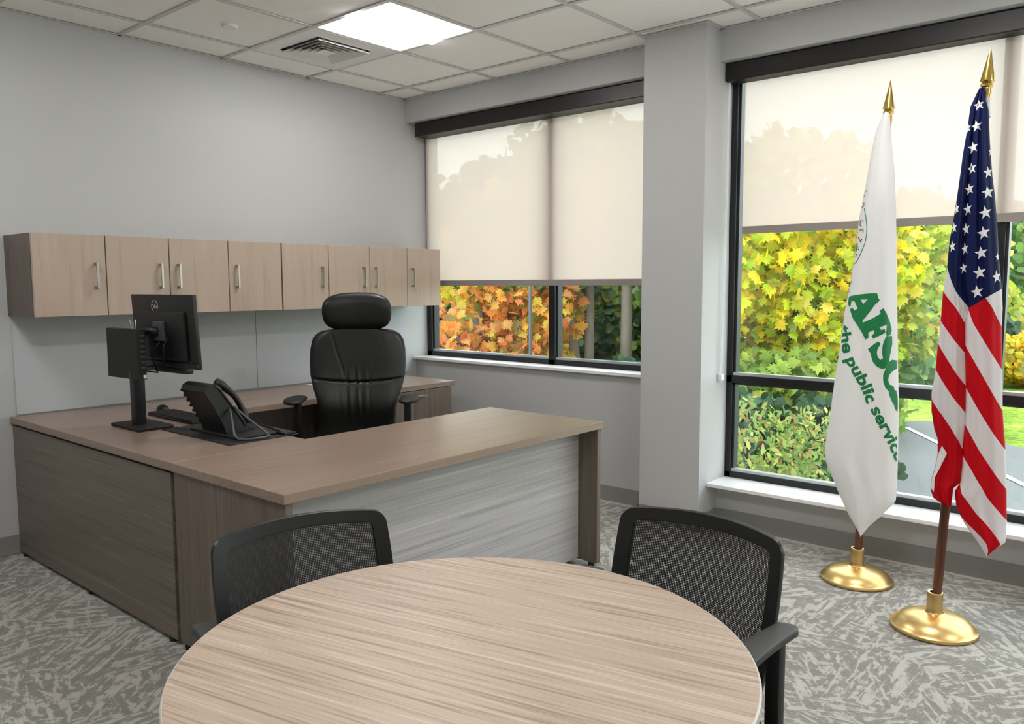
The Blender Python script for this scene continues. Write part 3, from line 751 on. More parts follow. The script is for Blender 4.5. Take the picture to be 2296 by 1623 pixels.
b = B(); b.tube([(-2.300, -1.395, .842), (-2.312, -1.430, .80), (-2.338, -1.490, .742), (-2.335, -1.520, .729), (-2.300, -1.545, .7285), (-2.235, -1.555, .7285), (-2.205, -1.545, .730), (-2.205, -1.510, .745), (-2.245, -1.440, .80), (-2.280, -1.395, .852)], .0052, 8); b.build('wire_stand', 'greyplastic', ph, smooth=True, label='bent grey wire stand')
b = B(); b.box(-2.33, -2.14, -1.50, -1.10, .7226, .733, bev=.004); b.build('base', 'blackmatte', ph, smooth=SM)
b = B(); cp = []
for k in range(90):
    q = k/89; c0 = Vector((-2.12, -1.50, TOP+.012)).lerp(Vector((-2.08, -1.28, TOP+.012)), q); a = q*2*PI*16
    cp.append(c0+Vector((math.cos(a)*.006, 0, math.sin(a)*.006)))
b.tube(cp, .0018, 5); b.build('coiled_cord', 'blackmatte', ph, smooth=True)
tr = thing('tablet', 'flat black tablet lying on the near edge of the desk mat', 'tablet', (-2.16, -1.45, TOP+.005))
b = B(); b.box(-2.135, -2.075, -1.555, -1.30, TOP+.005, TOP+.013, bev=.002); b.build('case', 'blackplastic', tr)
b = B(); b.box(-2.130, -2.080, -1.550, -1.305, TOP+.013, TOP+.0135); b.build('screen', 'blackgloss', tr)

# ------------------------------------------------------------------ measured outlines of the two hanging flags (metres: across, up)
WB = (-.316, -3.435); UB = (-.675, -3.862)
WL = [(0.0281, 2.1264), (0.0215, 2.1119), (-0.0077, 2.0382), (-0.0238, 1.9378), (-0.043, 1.7901), (-0.0629, 1.6564), (-0.0756, 1.4912), (-0.0946, 1.3401), (-0.1082, 1.2457), (-0.1249, 1.0673), (-0.1398, 0.9441), (-0.1567, 0.7534), (-0.1719, 0.6272), (-0.1657, 0.5502), (-0.1408, 0.4937), (-0.1035, 0.4049), (-0.0585, 0.309), (-0.0066, 0.227)]
WR = [(0.0351, 2.1258), (0.046, 2.0984), (0.0569, 1.9895), (0.0732, 1.857), (0.084, 1.7109), (0.0959, 1.4883), (0.1037, 1.3264), (0.1159, 1.0507), (0.1282, 0.844), (0.1328, 0.6511), (0.136, 0.446), (0.1315, 0.3964), (0.0756, 0.3243), (0.0328, 0.2778), (-0.0066, 0.227)]
UL = [(0.0365, 2.0975), (0.025, 2.0685), (0.007, 2.0224), (0.0004, 1.9425), (-0.0101, 1.8508), (-0.017, 1.7565), (-0.0245, 1.6754), (-0.0328, 1.5938), (-0.0402, 1.5364), (-0.0435, 1.4605), (-0.0441, 1.4269), (-0.0542, 1.3391), (-0.0579, 1.2098), (-0.0636, 1.1274), (-0.0684, 1.0237), (-0.0771, 0.9538), (-0.075, 0.8833), (-0.0629, 0.8141), (-0.049, 0.7732), (-0.0467, 0.7171), (-0.0536, 0.6601), (-0.0641, 0.6159), (-0.0655, 0.5735), (-0.0548, 0.5389), (-0.0108, 0.5161)]
UML = [(0.0394, 2.0972), (0.0293, 2.0361), (0.0195, 1.9342), (0.0144, 1.7422), (0.0104, 1.5789), (0.012, 1.4078), (0.0177, 1.3443), (0.0343, 1.2857), (0.024, 1.2251), (0.0288, 1.1136), (0.0366, 0.9881), (0.0399, 0.8847), (0.0396, 0.8236), (0.037, 0.7463), (0.0379, 0.6838), (0.0337, 0.6134), (0.0126, 0.5913), (0.0081, 0.5204)]
UMR = [(0.0394, 2.0972), (0.0293, 2.0361), (0.0195, 1.9342), (0.0144, 1.7422), (0.0104, 1.5789), (0.012, 1.4078), (0.0177, 1.3443), (0.0343, 1.2857), (0.024, 1.2251), (0.0288, 1.1136), (0.0366, 0.9881), (0.0399, 0.8847), (0.0396, 0.8236), (0.037, 0.7463), (0.0379, 0.6838), (0.0337, 0.6134), (0.0171, 0.5761), (0.0259, 0.5139), (0.0523, 0.4612), (0.0841, 0.4166), (0.1316, 0.3503)]
UR = [(0.0536, 2.0955), (0.0546, 2.0413), (0.0652, 2.0099), (0.076, 1.8802), (0.0881, 1.7691), (0.1003, 1.6877), (0.111, 1.5948), (0.1222, 1.469), (0.1344, 1.3756), (0.143, 1.2819), (0.1433, 1.2142), (0.1531, 1.0482), (0.1606, 0.9003), (0.1754, 0.7663), (0.1868, 0.6039), (0.1937, 0.481), (0.1932, 0.4051), (0.1766, 0.3887), (0.1316, 0.3503)]
SLE= [1.4336, 1.3459, 1.2303, 1.1445, 1.0445, 0.9295, 0.1, -0.1]
SLF= [1.2824, 1.2251, 1.1136, 0.9881, 0.8856, 0.7458, 0.05, -0.15]
SRF= [1.4376, 1.2756, 1.1441, 0.9846, 0.8445, 0.7248, 0.6131, 0.4928]
SRE= [1.2142, 1.0515, 0.9012, 0.7555, 0.6068, 0.4878, 0.359, 0.2384]
CAN= [1.2824, 1.3526]
FOLD = [(-0.0329, 0.7537), (-0.0146, 0.724), (-0.0521, 0.6249), (-0.0529, 0.5679), (-0.0658, 0.5806), (-0.0642, 0.6164), (-0.0464, 0.7103)]
STARS = [(0.0341, 2.0234, 0.0157, 0.0177), (0.0298, 1.9466, 0.0158, 0.0194), (0.0032, 1.9454, 0.0072, 0.0179), (0.0223, 1.8698, 0.0144, 0.0195), (0.0795, 1.8534, 0.0071, 0.0161), (0.0214, 1.7931, 0.013, 0.0196), (0.0737, 1.7749, 0.0128, 0.0195), (0.0168, 1.719, 0.0131, 0.0197), (0.0756, 1.7013, 0.0171, 0.0212), (-0.0213, 1.6513, 0.0074, 0.0182), (0.0143, 1.6463, 0.0117, 0.0206), (0.0711, 1.629, 0.0179, 0.0212), (-0.0271, 1.5809, 0.0089, 0.0183), (0.0121, 1.5732, 0.0102, 0.0207), (0.0687, 1.5562, 0.0179, 0.0213), (-0.0299, 1.5121, 0.0103, 0.02), (0.0119, 1.501, 0.0095, 0.0208), (0.0647, 1.484, 0.018, 0.0214), (0.1174, 1.4691, 0.0056, 0.0148), (0.0104, 1.4295, 0.0103, 0.0184), (0.0627, 1.4128, 0.018, 0.0215), (0.1178, 1.397, 0.0128, 0.0214), (0.0577, 1.3421, 0.0181, 0.0217)]
LAF = [(-0.09, 1.3173), (-0.0614, 1.3241), (-0.0242, 1.329), (0.0029, 1.3315), (0.0225, 1.3315), (0.0269, 1.3122), (0.0342, 1.3002), (0.0145, 1.28), (-0.0041, 1.2502), (-0.023, 1.2229), (-0.0337, 1.2092), (-0.0297, 1.2017), (0.0068, 1.2206), (0.0397, 1.242), (0.0351, 1.2554), (0.0493, 1.2663), (0.0623, 1.2455), (0.0784, 1.2055), (0.0875, 1.1682), (0.0825, 1.1479), (0.0685, 1.143), (0.0643, 1.1569), (0.0658, 1.1691), (0.0666, 1.1946), (0.0365, 1.182), (0.0443, 1.1705), (0.0588, 1.1743), (0.0618, 1.1582), (0.0318, 1.1422), (0.0137, 1.1315), (0.0065, 1.1436), (0.0177, 1.1573), (0.0148, 1.17), (-0.0071, 1.1582), (-0.0056, 1.1365), (-0.0179, 1.1267), (-0.0305, 1.1523), (-0.0464, 1.1792), (-0.0729, 1.2196), (-0.0868, 1.2602), (-0.0745, 1.2671), (-0.0685, 1.2544), (-0.0538, 1.2632), (-0.07, 1.2989), (-0.0817, 1.2951), (-0.0836, 1.2766), (-0.0896, 1.2689), (-0.0952, 1.2847), (-0.0935, 1.3091)]
LAH = [(-0.0437, 1.3034), (-0.0135, 1.3046), (-0.0326, 1.2837)]
LS = [(-0.0063, 1.0849), (0.011, 1.1016), (0.0326, 1.1198), (0.0426, 1.1133), (0.0429, 1.1052), (0.0337, 1.0887), (0.0306, 1.0723), (0.0337, 1.0535), (0.0454, 1.0381), (0.0561, 1.046), (0.0517, 1.0676), (0.0518, 1.0973), (0.0559, 1.119), (0.066, 1.1435), (0.0892, 1.144), (0.0917, 1.1092), (0.0829, 1.0496), (0.0813, 1.028), (0.0687, 1.0031), (0.0542, 0.9985), (0.0341, 1.0073), (0.0161, 1.0284), (0.0077, 1.0553), (0.0061, 1.0662)]
LC = [(0.0829, 1.0308), (0.0936, 1.0392), (0.1156, 1.0339), (0.1169, 0.9996), (0.0955, 0.9866), (0.0834, 0.9699), (0.0804, 0.9494), (0.0867, 0.9294), (0.1034, 0.922), (0.1097, 0.9011), (0.086, 0.8987), (0.0706, 0.9164), (0.0604, 0.9445), (0.0593, 0.973), (0.0693, 1.0019)]
LM = [(0.0865, 0.8845), (0.0878, 0.8988), (0.1151, 0.9022), (0.1215, 0.8782), (0.1246, 0.8458), (0.1255, 0.8213), (0.1243, 0.805), (0.1127, 0.8206), (0.1091, 0.8388), (0.1005, 0.8526)]
BASE = [(-0.1336, 1.1803), (-0.1182, 1.1188), (-0.108, 1.0613), (-0.0902, 1.0206), (-0.0681, 0.9822), (-0.0399, 0.9317), (-0.0177, 0.8895), (-0.001, 0.8408), (0.0209, 0.8028), (0.041, 0.7628), (0.0609, 0.7269), (0.075, 0.6949), (0.0948, 0.6593), (0.111, 0.6193), (0.1272, 0.5814), (0.1411, 0.5516)]
ARC = [(-0.0429, 1.7043), (-0.0345, 1.6619), (-0.0293, 1.6213), (-0.0294, 1.5875), (-0.0339, 1.5538), (-0.0453, 1.5201), (-0.0569, 1.4897), (-0.0718, 1.4626)]
MARKS = [
  [(-0.0471, 1.7733), (-0.0386, 1.7803), (-0.0317, 1.7776)] ,
  [(-0.0405, 1.7613), (-0.0497, 1.7567), (-0.0521, 1.7366), (-0.0461, 1.7256), (-0.04, 1.7287)] ,
  [(-0.055, 1.7098), (-0.0493, 1.7103), (-0.0428, 1.7194)] ,
  [(-0.0457, 1.6421), (-0.0461, 1.6539), (-0.0562, 1.6542), (-0.0579, 1.6323), (-0.052, 1.6237)] ,
  [(-0.0442, 1.5974), (-0.0435, 1.6133), (-0.0515, 1.6084), (-0.0594, 1.6114)] ,
  [(-0.047, 1.5694), (-0.0546, 1.5611), (-0.0631, 1.58)] ,
  [(-0.0553, 1.556), (-0.0501, 1.5678)] ,
  [(-0.058, 1.5238), (-0.0619, 1.5273)] ,
  [(-0.0675, 1.5052), (-0.0708, 1.4899)] ,
  [(-0.0791, 1.4935), (-0.0839, 1.4662), (-0.0806, 1.4621)] ,
  [(-0.0751, 1.4678), (-0.0779, 1.4559)] ,
  [(-0.0921, 1.4046), (-0.0842, 1.397)] ,
  [(-0.0883, 1.3874), (-0.0855, 1.3805), (-0.0914, 1.365)] ,
  [(-0.0998, 1.3495), (-0.0917, 1.3351)] ,
]
STARG = [(-0.0737, 1.5683), (-0.07, 1.5513), (-0.0621, 1.5511), (-0.0656, 1.5427), (-0.0598, 1.5306), (-0.068, 1.5376), (-0.0659, 1.5222), (-0.0733, 1.5088), (-0.0793, 1.5157), (-0.0723, 1.5258), (-0.0773, 1.5327), (-0.0714, 1.5445), (-0.0756, 1.5582)]
RED = [(-0.0699, 1.5954), (-0.0671, 1.6055), (-0.0637, 1.5969)]


# ------------------------------------------------------------------ flags
def frame_at(base):
    n = Vector((base[0]+4.144, base[1]+4.583, 0)).normalized(); h = Vector((n.y, -n.x, 0)); return Vector((base[0], base[1], 0)), h, n
def tab(L, z):
    zs = [p[1] for p in L][::-1]; hs = [p[0] for p in L][::-1]; return float(np.interp(z, zs, hs))
def sheet(base, L, R, ztop, zbot, depth, nu, nv, name, mat, parent, attrs=None, off=.035, back=.03):
    """a gathered fall of cloth: closed cross-section at every height"""
    O, h, n = frame_at(base); b = B(); data = []
    def pt(u, v):
        z = ztop + (zbot-ztop)*v; l, r = tab(L, z), tab(R, z)
        if u <= .6: t = u/.6; d = -off+0*t - depth(t, z)
        else: t = 1-(u-.6)/.4; d = -off + (back+.4*min(.05, (r-l)*.3))*math.sin(PI*t)
        return O + h*(l+(r-l)*t) + n*d + Vector((0, 0, z)), t, z
    vs = [[None]*nu for _ in range(nv+1)]
    for j in range(nv+1):
        for i in range(nu):
            p, t, z = pt(i/nu, j/nv); vs[j][i] = b.bm.verts.new(p); data.append((t, z))
    for j in range(nv):
        for i in range(nu):
            i2 = (i+1) % nu; b.bm.faces.new((vs[j][i], vs[j][i2], vs[j+1][i2], vs[j+1][i]))
    b.bm.faces.new(vs[0]); b.bm.faces.new(vs[-1][::-1])
    ob = b.build(name, mat, parent, smooth=math.radians(70))
    if attrs:
        for k, fn in attrs.items():
            at = ob.data.attributes.new(k, 'FLOAT', 'POINT'); at.data.foreach_set('value', [fn(t, z) for t, z in data])
    return ob
def stripe_mat():
    m, nt, out = new_mat('flag_stripes'); b = pbsdf(nt, out, srgb(230), .6, 0, .2)
    pass
    a = nt.nodes.new('ShaderNodeAttribute'); a.attribute_name = 'stripe'; c = nt.nodes.new('ShaderNodeAttribute'); c.attribute_name = 'field'
    par = mth(nt, 'MODULO', mth(nt, 'FLOOR', mth(nt, 'ADD', a.outputs['Fac'], 20)), 2)
    c1 = mixc(nt, par, srgb((240, 236, 238)), srgb((206, 2, 22)))
    c2 = mixc(nt, mth(nt, 'GREATER_THAN', c.outputs['Fac'], 0), c1, srgb((14, 26, 76)))
    nt.links.new(c2, b.inputs['Base Color'])
    tr = nt.nodes.new('ShaderNodeBsdfTranslucent'); nt.links.new(c2, tr.inputs[0]); mx = nt.nodes.new('ShaderNodeMixShader'); mx.inputs[0].default_value = .18
    nt.links.new(b.outputs[0], mx.inputs[1]); nt.links.new(tr.outputs[0], mx.inputs[2]); nt.links.new(mx.outputs[0], out.inputs[0])
    return m
def cloth_white():
    m, nt, out = new_mat('white_flag_cloth'); b = pbsdf(nt, out, srgb((250, 250, 251)), .6, 0, .3)
    tr = nt.nodes.new('ShaderNodeBsdfTranslucent'); tr.inputs[0].default_value = srgb((240, 238, 236)); mx = nt.nodes.new('ShaderNodeMixShader'); mx.inputs[0].default_value = .32
    nt.links.new(b.outputs[0], mx.inputs[1]); nt.links.new(tr.outputs[0], mx.inputs[2]); nt.links.new(mx.outputs[0], out.inputs[0])
    return m
M['stripes'] = stripe_mat(); M['flagwhite'] = cloth_white()
M['star'] = plain('flag_star_white', (236, 234, 236), .55)
M['green'] = plain('flag_green_print', (8, 122, 66), .5)
M['ink'] = plain('flag_dark_print', (22, 40, 34), .5)
M['redink'] = plain('flag_red_print', (220, 60, 40), .5)

def flagpole(base, hb, ht, ztop, parent, gold_top=False):
    O, h, n = frame_at(base); Z = Vector((0, 0, 1))
    P = lambda z: O + h*(hb+(ht-hb)*z/2.11) + Z*z
    c = P(0)
    b = B(); b.lathe([(0, 0), (.150, 0), (.158, .004), (.160, .010), (.158, .015), (.151, .019), (.146, .026), (.130, .042), (.105, .055), (.075, .063), (.045, .067), (.034, .071), (.0295, .078), (.0290, .1), (.0295, .150), (.0275, .153), (.020, .153)], (c.x, c.y, 0), 72)
    b.build('pole_base', 'brass', parent, smooth=SM)
    ax = (P(2)-P(0)).normalized()
    b = B(); b.tube([P(.10), P(1.0), P(2.09)], [.0175, .0165, .015], 20); b.build('pole', 'polewood', parent, smooth=SM)
    b = B(); L = ztop-.165
    b.lathe([(.0, L-.02), (.0165, L-.02), (.0175, L+.004), (.0155, L+.012), (.0155, L+.020), (.022, L+.024), (.0225, L+.032), (.018, L+.036), (.0205, L+.040), (.0245, L+.043), (.0242, L+.048), (.0125, L+.105), (.0015, L+.163), (.0, L+.165)], tuple(P(0)), 20, axis=ax)
    b.build('finial', 'brass_shiny', parent, smooth=SM, label='polished brass spear finial')
    return P
# white flag
wf = thing('white_flag', 'white flag with green lettering hanging gathered on a wooden pole, brass base', 'flag', (WB[0], WB[1], 0), 'indoor flags on brass floor stands')
flagpole(WB, -.0183, .0396, 2.2575, wf)
def dW(t, z):
    k = .055*min(1, (2.13-z)/.5+.25)
    f = k*(math.sin(PI*t)**.7)
    s_ = min(1, max(0, (2.1-z)/.9))
    f += .010*s_*math.sin(t*7.5+.6+z*.8)*math.sin(PI*t)
    f += .004*math.sin(t*21+z*3)*math.sin(PI*t)*s_
    return f
sheet(WB, WL, WR, 2.112, .229, dW, 120, 150, 'flag_cloth', 'flagwhite', wf, back=.045)
def surfW(hh, z, lift=.0016):
    O, h, n = frame_at(WB); l, r = tab(WL, z), tab(WR, z); t = min(.985, max(.012, (hh-l)/(r-l)))
    return O + h*(l+(r-l)*t) + n*(-.035-dW(t, z)-lift) + Vector((0, 0, z))
def printed(name, outline, mat, parent, holes=(), surf=surfW, label=None, step=.010, clip=True, lift=.0016):
    b = B(); bm = b.bm
    for loop in [outline]+list(holes):
        vs = [bm.verts.new((x, 0, z)) for x, z in loop]
        for i in range(len(vs)): bm.edges.new((vs[i], vs[(i+1) % len(vs)]))
    bmesh.ops.triangle_fill(bm, use_beauty=True, edges=bm.edges[:], normal=(0, 1, 0))
    for _ in range(5):
        es = [e for e in bm.edges if e.calc_length() > step]
        if not es: break
        bmesh.ops.subdivide_edges(bm, edges=es, cuts=1); bmesh.ops.triangulate(bm, faces=bm.faces[:])
    for v in bm.verts: v.co = surf(v.co.x, v.co.z, lift)
    return b.build(name, mat, parent, label=label)
printed('letter', LAF, 'green', wf, [LAH], label='green slab letters A F')
printed('letter', LS, 'green', wf, label='green slab letter S')
printed('letter', LC, 'green', wf, label='green slab letter C')
printed('letter', LM, 'green', wf, label='start of a green letter M')
# the line below: words set along a falling baseline
def path_at(P, s):
    for a, c in zip(P, P[1:]):
        a2, c2 = Vector(a), Vector(c); L = (c2-a2).length
        if s <= L: return a2.lerp(c2, s/L), (c2-a2).normalized()
        s -= L
    d = (Vector(P[-1])-Vector(P[-2])).normalized(); return Vector(P[-1])+d*s, d
def text_mesh(body, size, bold):
    cu = bpy.data.curves.new('lettering', 'FONT'); cu.body = body; cu.size = size; cu.offset = bold; cu.resolution_u = 3; cu.shear = 0
    ob = bpy.data.objects.new('lettering', cu); COL.objects.link(ob)
    bpy.context.view_layer.update(); dg = bpy.context.evaluated_depsgraph_get(); me = bpy.data.meshes.new_from_object(ob.evaluated_get(dg))
    bpy.data.objects.remove(ob); bpy.data.curves.remove(cu); return me
plen = sum((Vector(a)-Vector(c)).length for a, c in zip(BASE, BASE[1:]))
me = text_mesh('the public service', .066, .0022)
xmax = max(v.co.x for v in me.vertices)
b = B(); b.bm.from_mesh(me); bpy.data.meshes.remove(me)
bmesh.ops.triangulate(b.bm, faces=b.bm.faces[:])
for _ in range(3):
    es = [e for e in b.bm.edges if e.calc_length() > .008]
    if es: bmesh.ops.subdivide_edges(b.bm, edges=es, cuts=1); bmesh.ops.triangulate(b.bm, faces=b.bm.faces[:])
for v in b.bm.verts:
    p, d = path_at(BASE, v.co.x*plen*.955/xmax); up = Vector((-d.y, d.x)); q = p + up*v.co.y*1.02; v.co = surfW(q.x, q.y)
b.build('lettering', 'green', wf, label='green words the public service')
def ribbon(name, pts, w, mat, parent, surf=surfW):
    b = B(); P2 = [Vector(p) for p in pts]; Q = []
    for a, c in zip(P2, P2[1:]):
        m_ = max(1, int((c-a).length/.006)); Q += [a.lerp(c, k/m_) for k in range(m_)]
    Q.append(P2[-1]); vs = []
    for i, q in enumerate(Q):
        d = (Q[min(i+1, len(Q)-1)]-Q[max(0, i-1)]).normalized(); nn = Vector((-d.y, d.x))
        vs.append((b.bm.verts.new(surf((q+nn*w).x, (q+nn*w).y)), b.bm.verts.new(surf((q-nn*w).x, (q-nn*w).y))))
    for A, C2 in zip(vs, vs[1:]): b.bm.faces.new((A[0], A[1], C2[1], C2[0]))
    return b
ribbon('seal', ARC, .0016, 'green', wf).build('seal_ring', 'green', wf, label='green arc of a round seal')
b = B()
for mk in MARKS:
    r = ribbon('m', mk, .0016, 'ink', wf); me = bpy.data.meshes.new('t'); r.bm.to_mesh(me); r.bm.free(); b.bm.from_mesh(me); bpy.data.meshes.remove(me)
b.build('seal_lettering', 'ink', wf, label='dark lettering round the seal, half folded away')
printed('seal_emblem', STARG, 'green', wf, label='green emblem at the seal edge'); printed('seal_mark', RED, 'redink', wf, label='small red seal mark')

# striped flag
uf = thing('striped_flag', 'red, white and blue stars and stripes flag gathered on a wooden pole, brass base', 'flag', (UB[0], UB[1], 0), 'indoor flags on brass floor stands')
flagpole(UB, -.033, .058, 2.2395, uf)
def ext(L): return [L[0]+(L[0]-L[1])*2, L[0]+(L[0]-L[1])] + L + [L[-1]+(L[-1]-L[-2])]
def stripes(A, C2, i0):
    A, C2 = ext(A), ext(C2)
    def f(t, z):
        zs = [a+(c-a)*t for a, c in zip(A, C2)]; return float(np.interp(-z, [-q for q in zs], [i0-2+k for k in range(len(zs))]))
    return f
sL = stripes(SLE, SLF, 0); sR = stripes(SRF, SRE, 1)
def dUL(t, z):
    k = min(1, (2.10-z)/.45+.2)
    return k*(.030*math.sin(PI*min(1, t*.78))**.8 + .008*math.sin(t*9+z*1.3)*math.sin(PI*t) + .003*math.sin(t*23+z*5)*math.sin(PI*t))
def dUR(t, z):
    k = min(1, (2.10-z)/.45+.2)
    return k*(.012 + .052*(math.sin(PI*t)**.5) + .014*math.exp(-(t/.12)**2)*math.sin(PI*min(1, t*6+.05)/2) - .012*math.exp(-((t-.42)/.10)**2)*min(1, max(0, (z-1.2)/.3+.3)) + .005*math.sin(t*17+z*2)*math.sin(PI*t))
sheet(UB, UL, UML, 2.085, .519, dUL, 100, 150, 'flag_cloth', 'stripes', uf, {'stripe': sL, 'field': lambda t, z: z-(SLE[0]+(SLF[0]-SLE[0])*t)}, back=.05)
rb = min(p[1] for p in UMR)
sheet(UB, UMR, UR, 2.085, rb+.003, dUR, 110, 170, 'flag_cloth', 'stripes', uf, {'stripe': sR, 'field': lambda t, z: z-(CAN[0]+(CAN[1]-CAN[0])*t)}, back=.02)
def surfU(hh, z, lift=.0016):
    O, h, n = frame_at(UB); m_ = tab(UMR, z)
    if hh >= m_: l, r, dd = m_, tab(UR, z), dUR
    else: l, r, dd = tab(UL, z), tab(UML, z), dUL
    t = min(.985, max(.015, (hh-l)/(r-l)))
    return O + h*(l+(r-l)*t) + n*(-.035-dd(t, z)-lift) + Vector((0, 0, z))
for (sh, sz, rx, rz) in STARS:
    pts = []
    for k in range(10):
        a = PI/2 + k*PI/5 + .20; r = 1 if k % 2 == 0 else .40; pts.append((sh+math.cos(a)*rx*r*1.2, sz+math.sin(a)*rz*r*1.2))
    printed('star', pts, 'star', uf, surf=surfU, step=.008)
printed('white_stripe_fold', FOLD, 'star', uf, surf=lambda a, c, l: surfU(a, c, .006), label='white stripe on the turned-up corner')
b = B(); O, h, n = frame_at(UB); b.tube([O+h*.058-n*.0+Vector((0, 0, 2.075)), O+h*.064-n*.03+Vector((0, 0, 1.98))], .010, 10); b.build('sleeve', 'star', uf, label='white header sleeve', smooth=SM)

# ------------------------------------------------------------------ outside: ground, road, trees
GZ = -1.2
def ground(name, pts, z, mat):
    b = B(); b.poly([Vector((x, y, z)) for x, y in pts]); o = b.build(name, mat, kind='structure', fixn=False); return o
def grass_mat():
    m, nt, out = new_mat('lawn'); b = pbsdf(nt, out, srgb((120, 150, 50)), .9, 0, .1); v = texco(nt)
    f = mth(nt, 'ADD', mth(nt, 'MULTIPLY', noise(nt, v, .8, 4), .5), mth(nt, 'MULTIPLY', noise(nt, v, 9, 4, .7), .5))
    nt.links.new(ramp(nt, f, [(.38, srgb((72, 96, 34))), (.5, srgb((122, 150, 50))), (.6, srgb((158, 178, 72)))]), b.inputs['Base Color'])
    return m
M['lawn'] = grass_mat()
M['asphalt'] = plain('wet_asphalt', (118, 121, 122), .85, spec=.15, var=.08, vscale=2.5)
M['paint'] = plain('road_paint', (225, 225, 220), .6)
M['bark'] = plain('grey_bark', (120, 112, 100), .9, var=.25, vscale=12, bmp=.6, bscale=25)
M['darkbark'] = plain('dark_bark', (62, 52, 44), .9, var=.2, vscale=12)
M['concrete'] = plain('path_concrete', (222, 221, 218), .8)
ground('lawn', [(.45, -40), (140, -90), (140, 90), (.45, 60)], GZ, 'lawn')
b = B(); b.box(.40, 3.0, -14, 6, GZ-.02, GZ+.03); 
b.build('light_bounce_strip', 'concrete', kind='structure')  # unseen pale strip, added to bounce daylight up to the ceiling
ground('road', [(3.4, -14), (10.6, -14), (10.4, -2.45), (11.2, -1.8), (12.2, -.95), (11.4, .3), (6.0, -.6), (3.4, -1.0)], GZ+.035, 'asphalt')
ground('trim_3', [(11.37, -.45), (11.42, -.53), (7.0, -3.45), (6.95, -3.37)], GZ+.045, 'paint')
ground('path', [(30, -6), (60, -10), (49, 3.9), (34, 1.4)], GZ+.035, 'concrete')

def leaf_mat(name, cols, rough=.5):
    m, nt, out = new_mat(name)
    g = nt.nodes.new('ShaderNodeNewGeometry'); oi = nt.nodes.new('ShaderNodeObjectInfo')
    f = mth(nt, 'FRACT', mth(nt, 'ADD', g.outputs['Random Per Island'], oi.outputs['Random']))
    n_ = len(cols); c = ramp(nt, f, [(k/max(1, n_-1), srgb(q)) for k, q in enumerate(cols)])
    d = nt.nodes.new('ShaderNodeBsdfPrincipled'); d.inputs['Roughness'].default_value = rough; d.inputs['Specular IOR Level'].default_value = .3
    t = nt.nodes.new('ShaderNodeBsdfTranslucent'); nt.links.new(c, d.inputs['Base Color']); nt.links.new(c, t.inputs[0])
    mx = nt.nodes.new('ShaderNodeMixShader'); mx.inputs[0].default_value = .38
    nt.links.new(d.outputs[0], mx.inputs[1]); nt.links.new(t.outputs[0], mx.inputs[2]); nt.links.new(mx.outputs[0], out.inputs[0])
    return m
M['lf_yellow'] = leaf_mat('leaves_yellow', [(206, 212, 40), (160, 188, 40), (236, 222, 30), (120, 160, 44), (244, 214, 40), (222, 190, 40), (178, 200, 50), (236, 200, 84), (92, 134, 46)])
M['lf_orange'] = leaf_mat('leaves_orange', [(228, 150, 64), (216, 124, 52), (236, 178, 72), (190, 146, 60), (226, 164, 104), (200, 100, 52), (218, 188, 66), (120, 130, 60), (170, 110, 60)])
M['lf_gold'] = leaf_mat('leaves_gold', [(222, 186, 40), (200, 190, 40), (236, 160, 40), (160, 160, 50), (236, 206, 60), (120, 132, 50)])
M['lf_green'] = leaf_mat('leaves_green', [(96, 136, 66), (70, 112, 58), (124, 160, 74), (56, 92, 50), (146, 176, 88)])
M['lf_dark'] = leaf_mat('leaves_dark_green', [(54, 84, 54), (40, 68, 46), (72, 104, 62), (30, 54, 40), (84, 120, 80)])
M['lf_shrub'] = leaf_mat('leaves_shrub', [(140, 166, 80), (108, 144, 62), (166, 184, 96), (84, 122, 56), (196, 190, 110), (60, 96, 50), (206, 140, 96)])
M['lf_moss'] = leaf_mat('leaves_moss', [(120, 150, 60), (146, 170, 70), (96, 130, 54), (164, 182, 70), (110, 140, 70), (180, 170, 50)])
M['lf_lime'] = leaf_mat('leaves_lime', [(186, 200, 70), (150, 180, 60), (206, 206, 80), (124, 160, 66), (214, 190, 90), (110, 140, 70)])
M['lf_pink'] = leaf_mat('leaves_russet', [(196, 150, 130), (170, 140, 110), (150, 150, 100), (206, 170, 140), (120, 130, 84)])

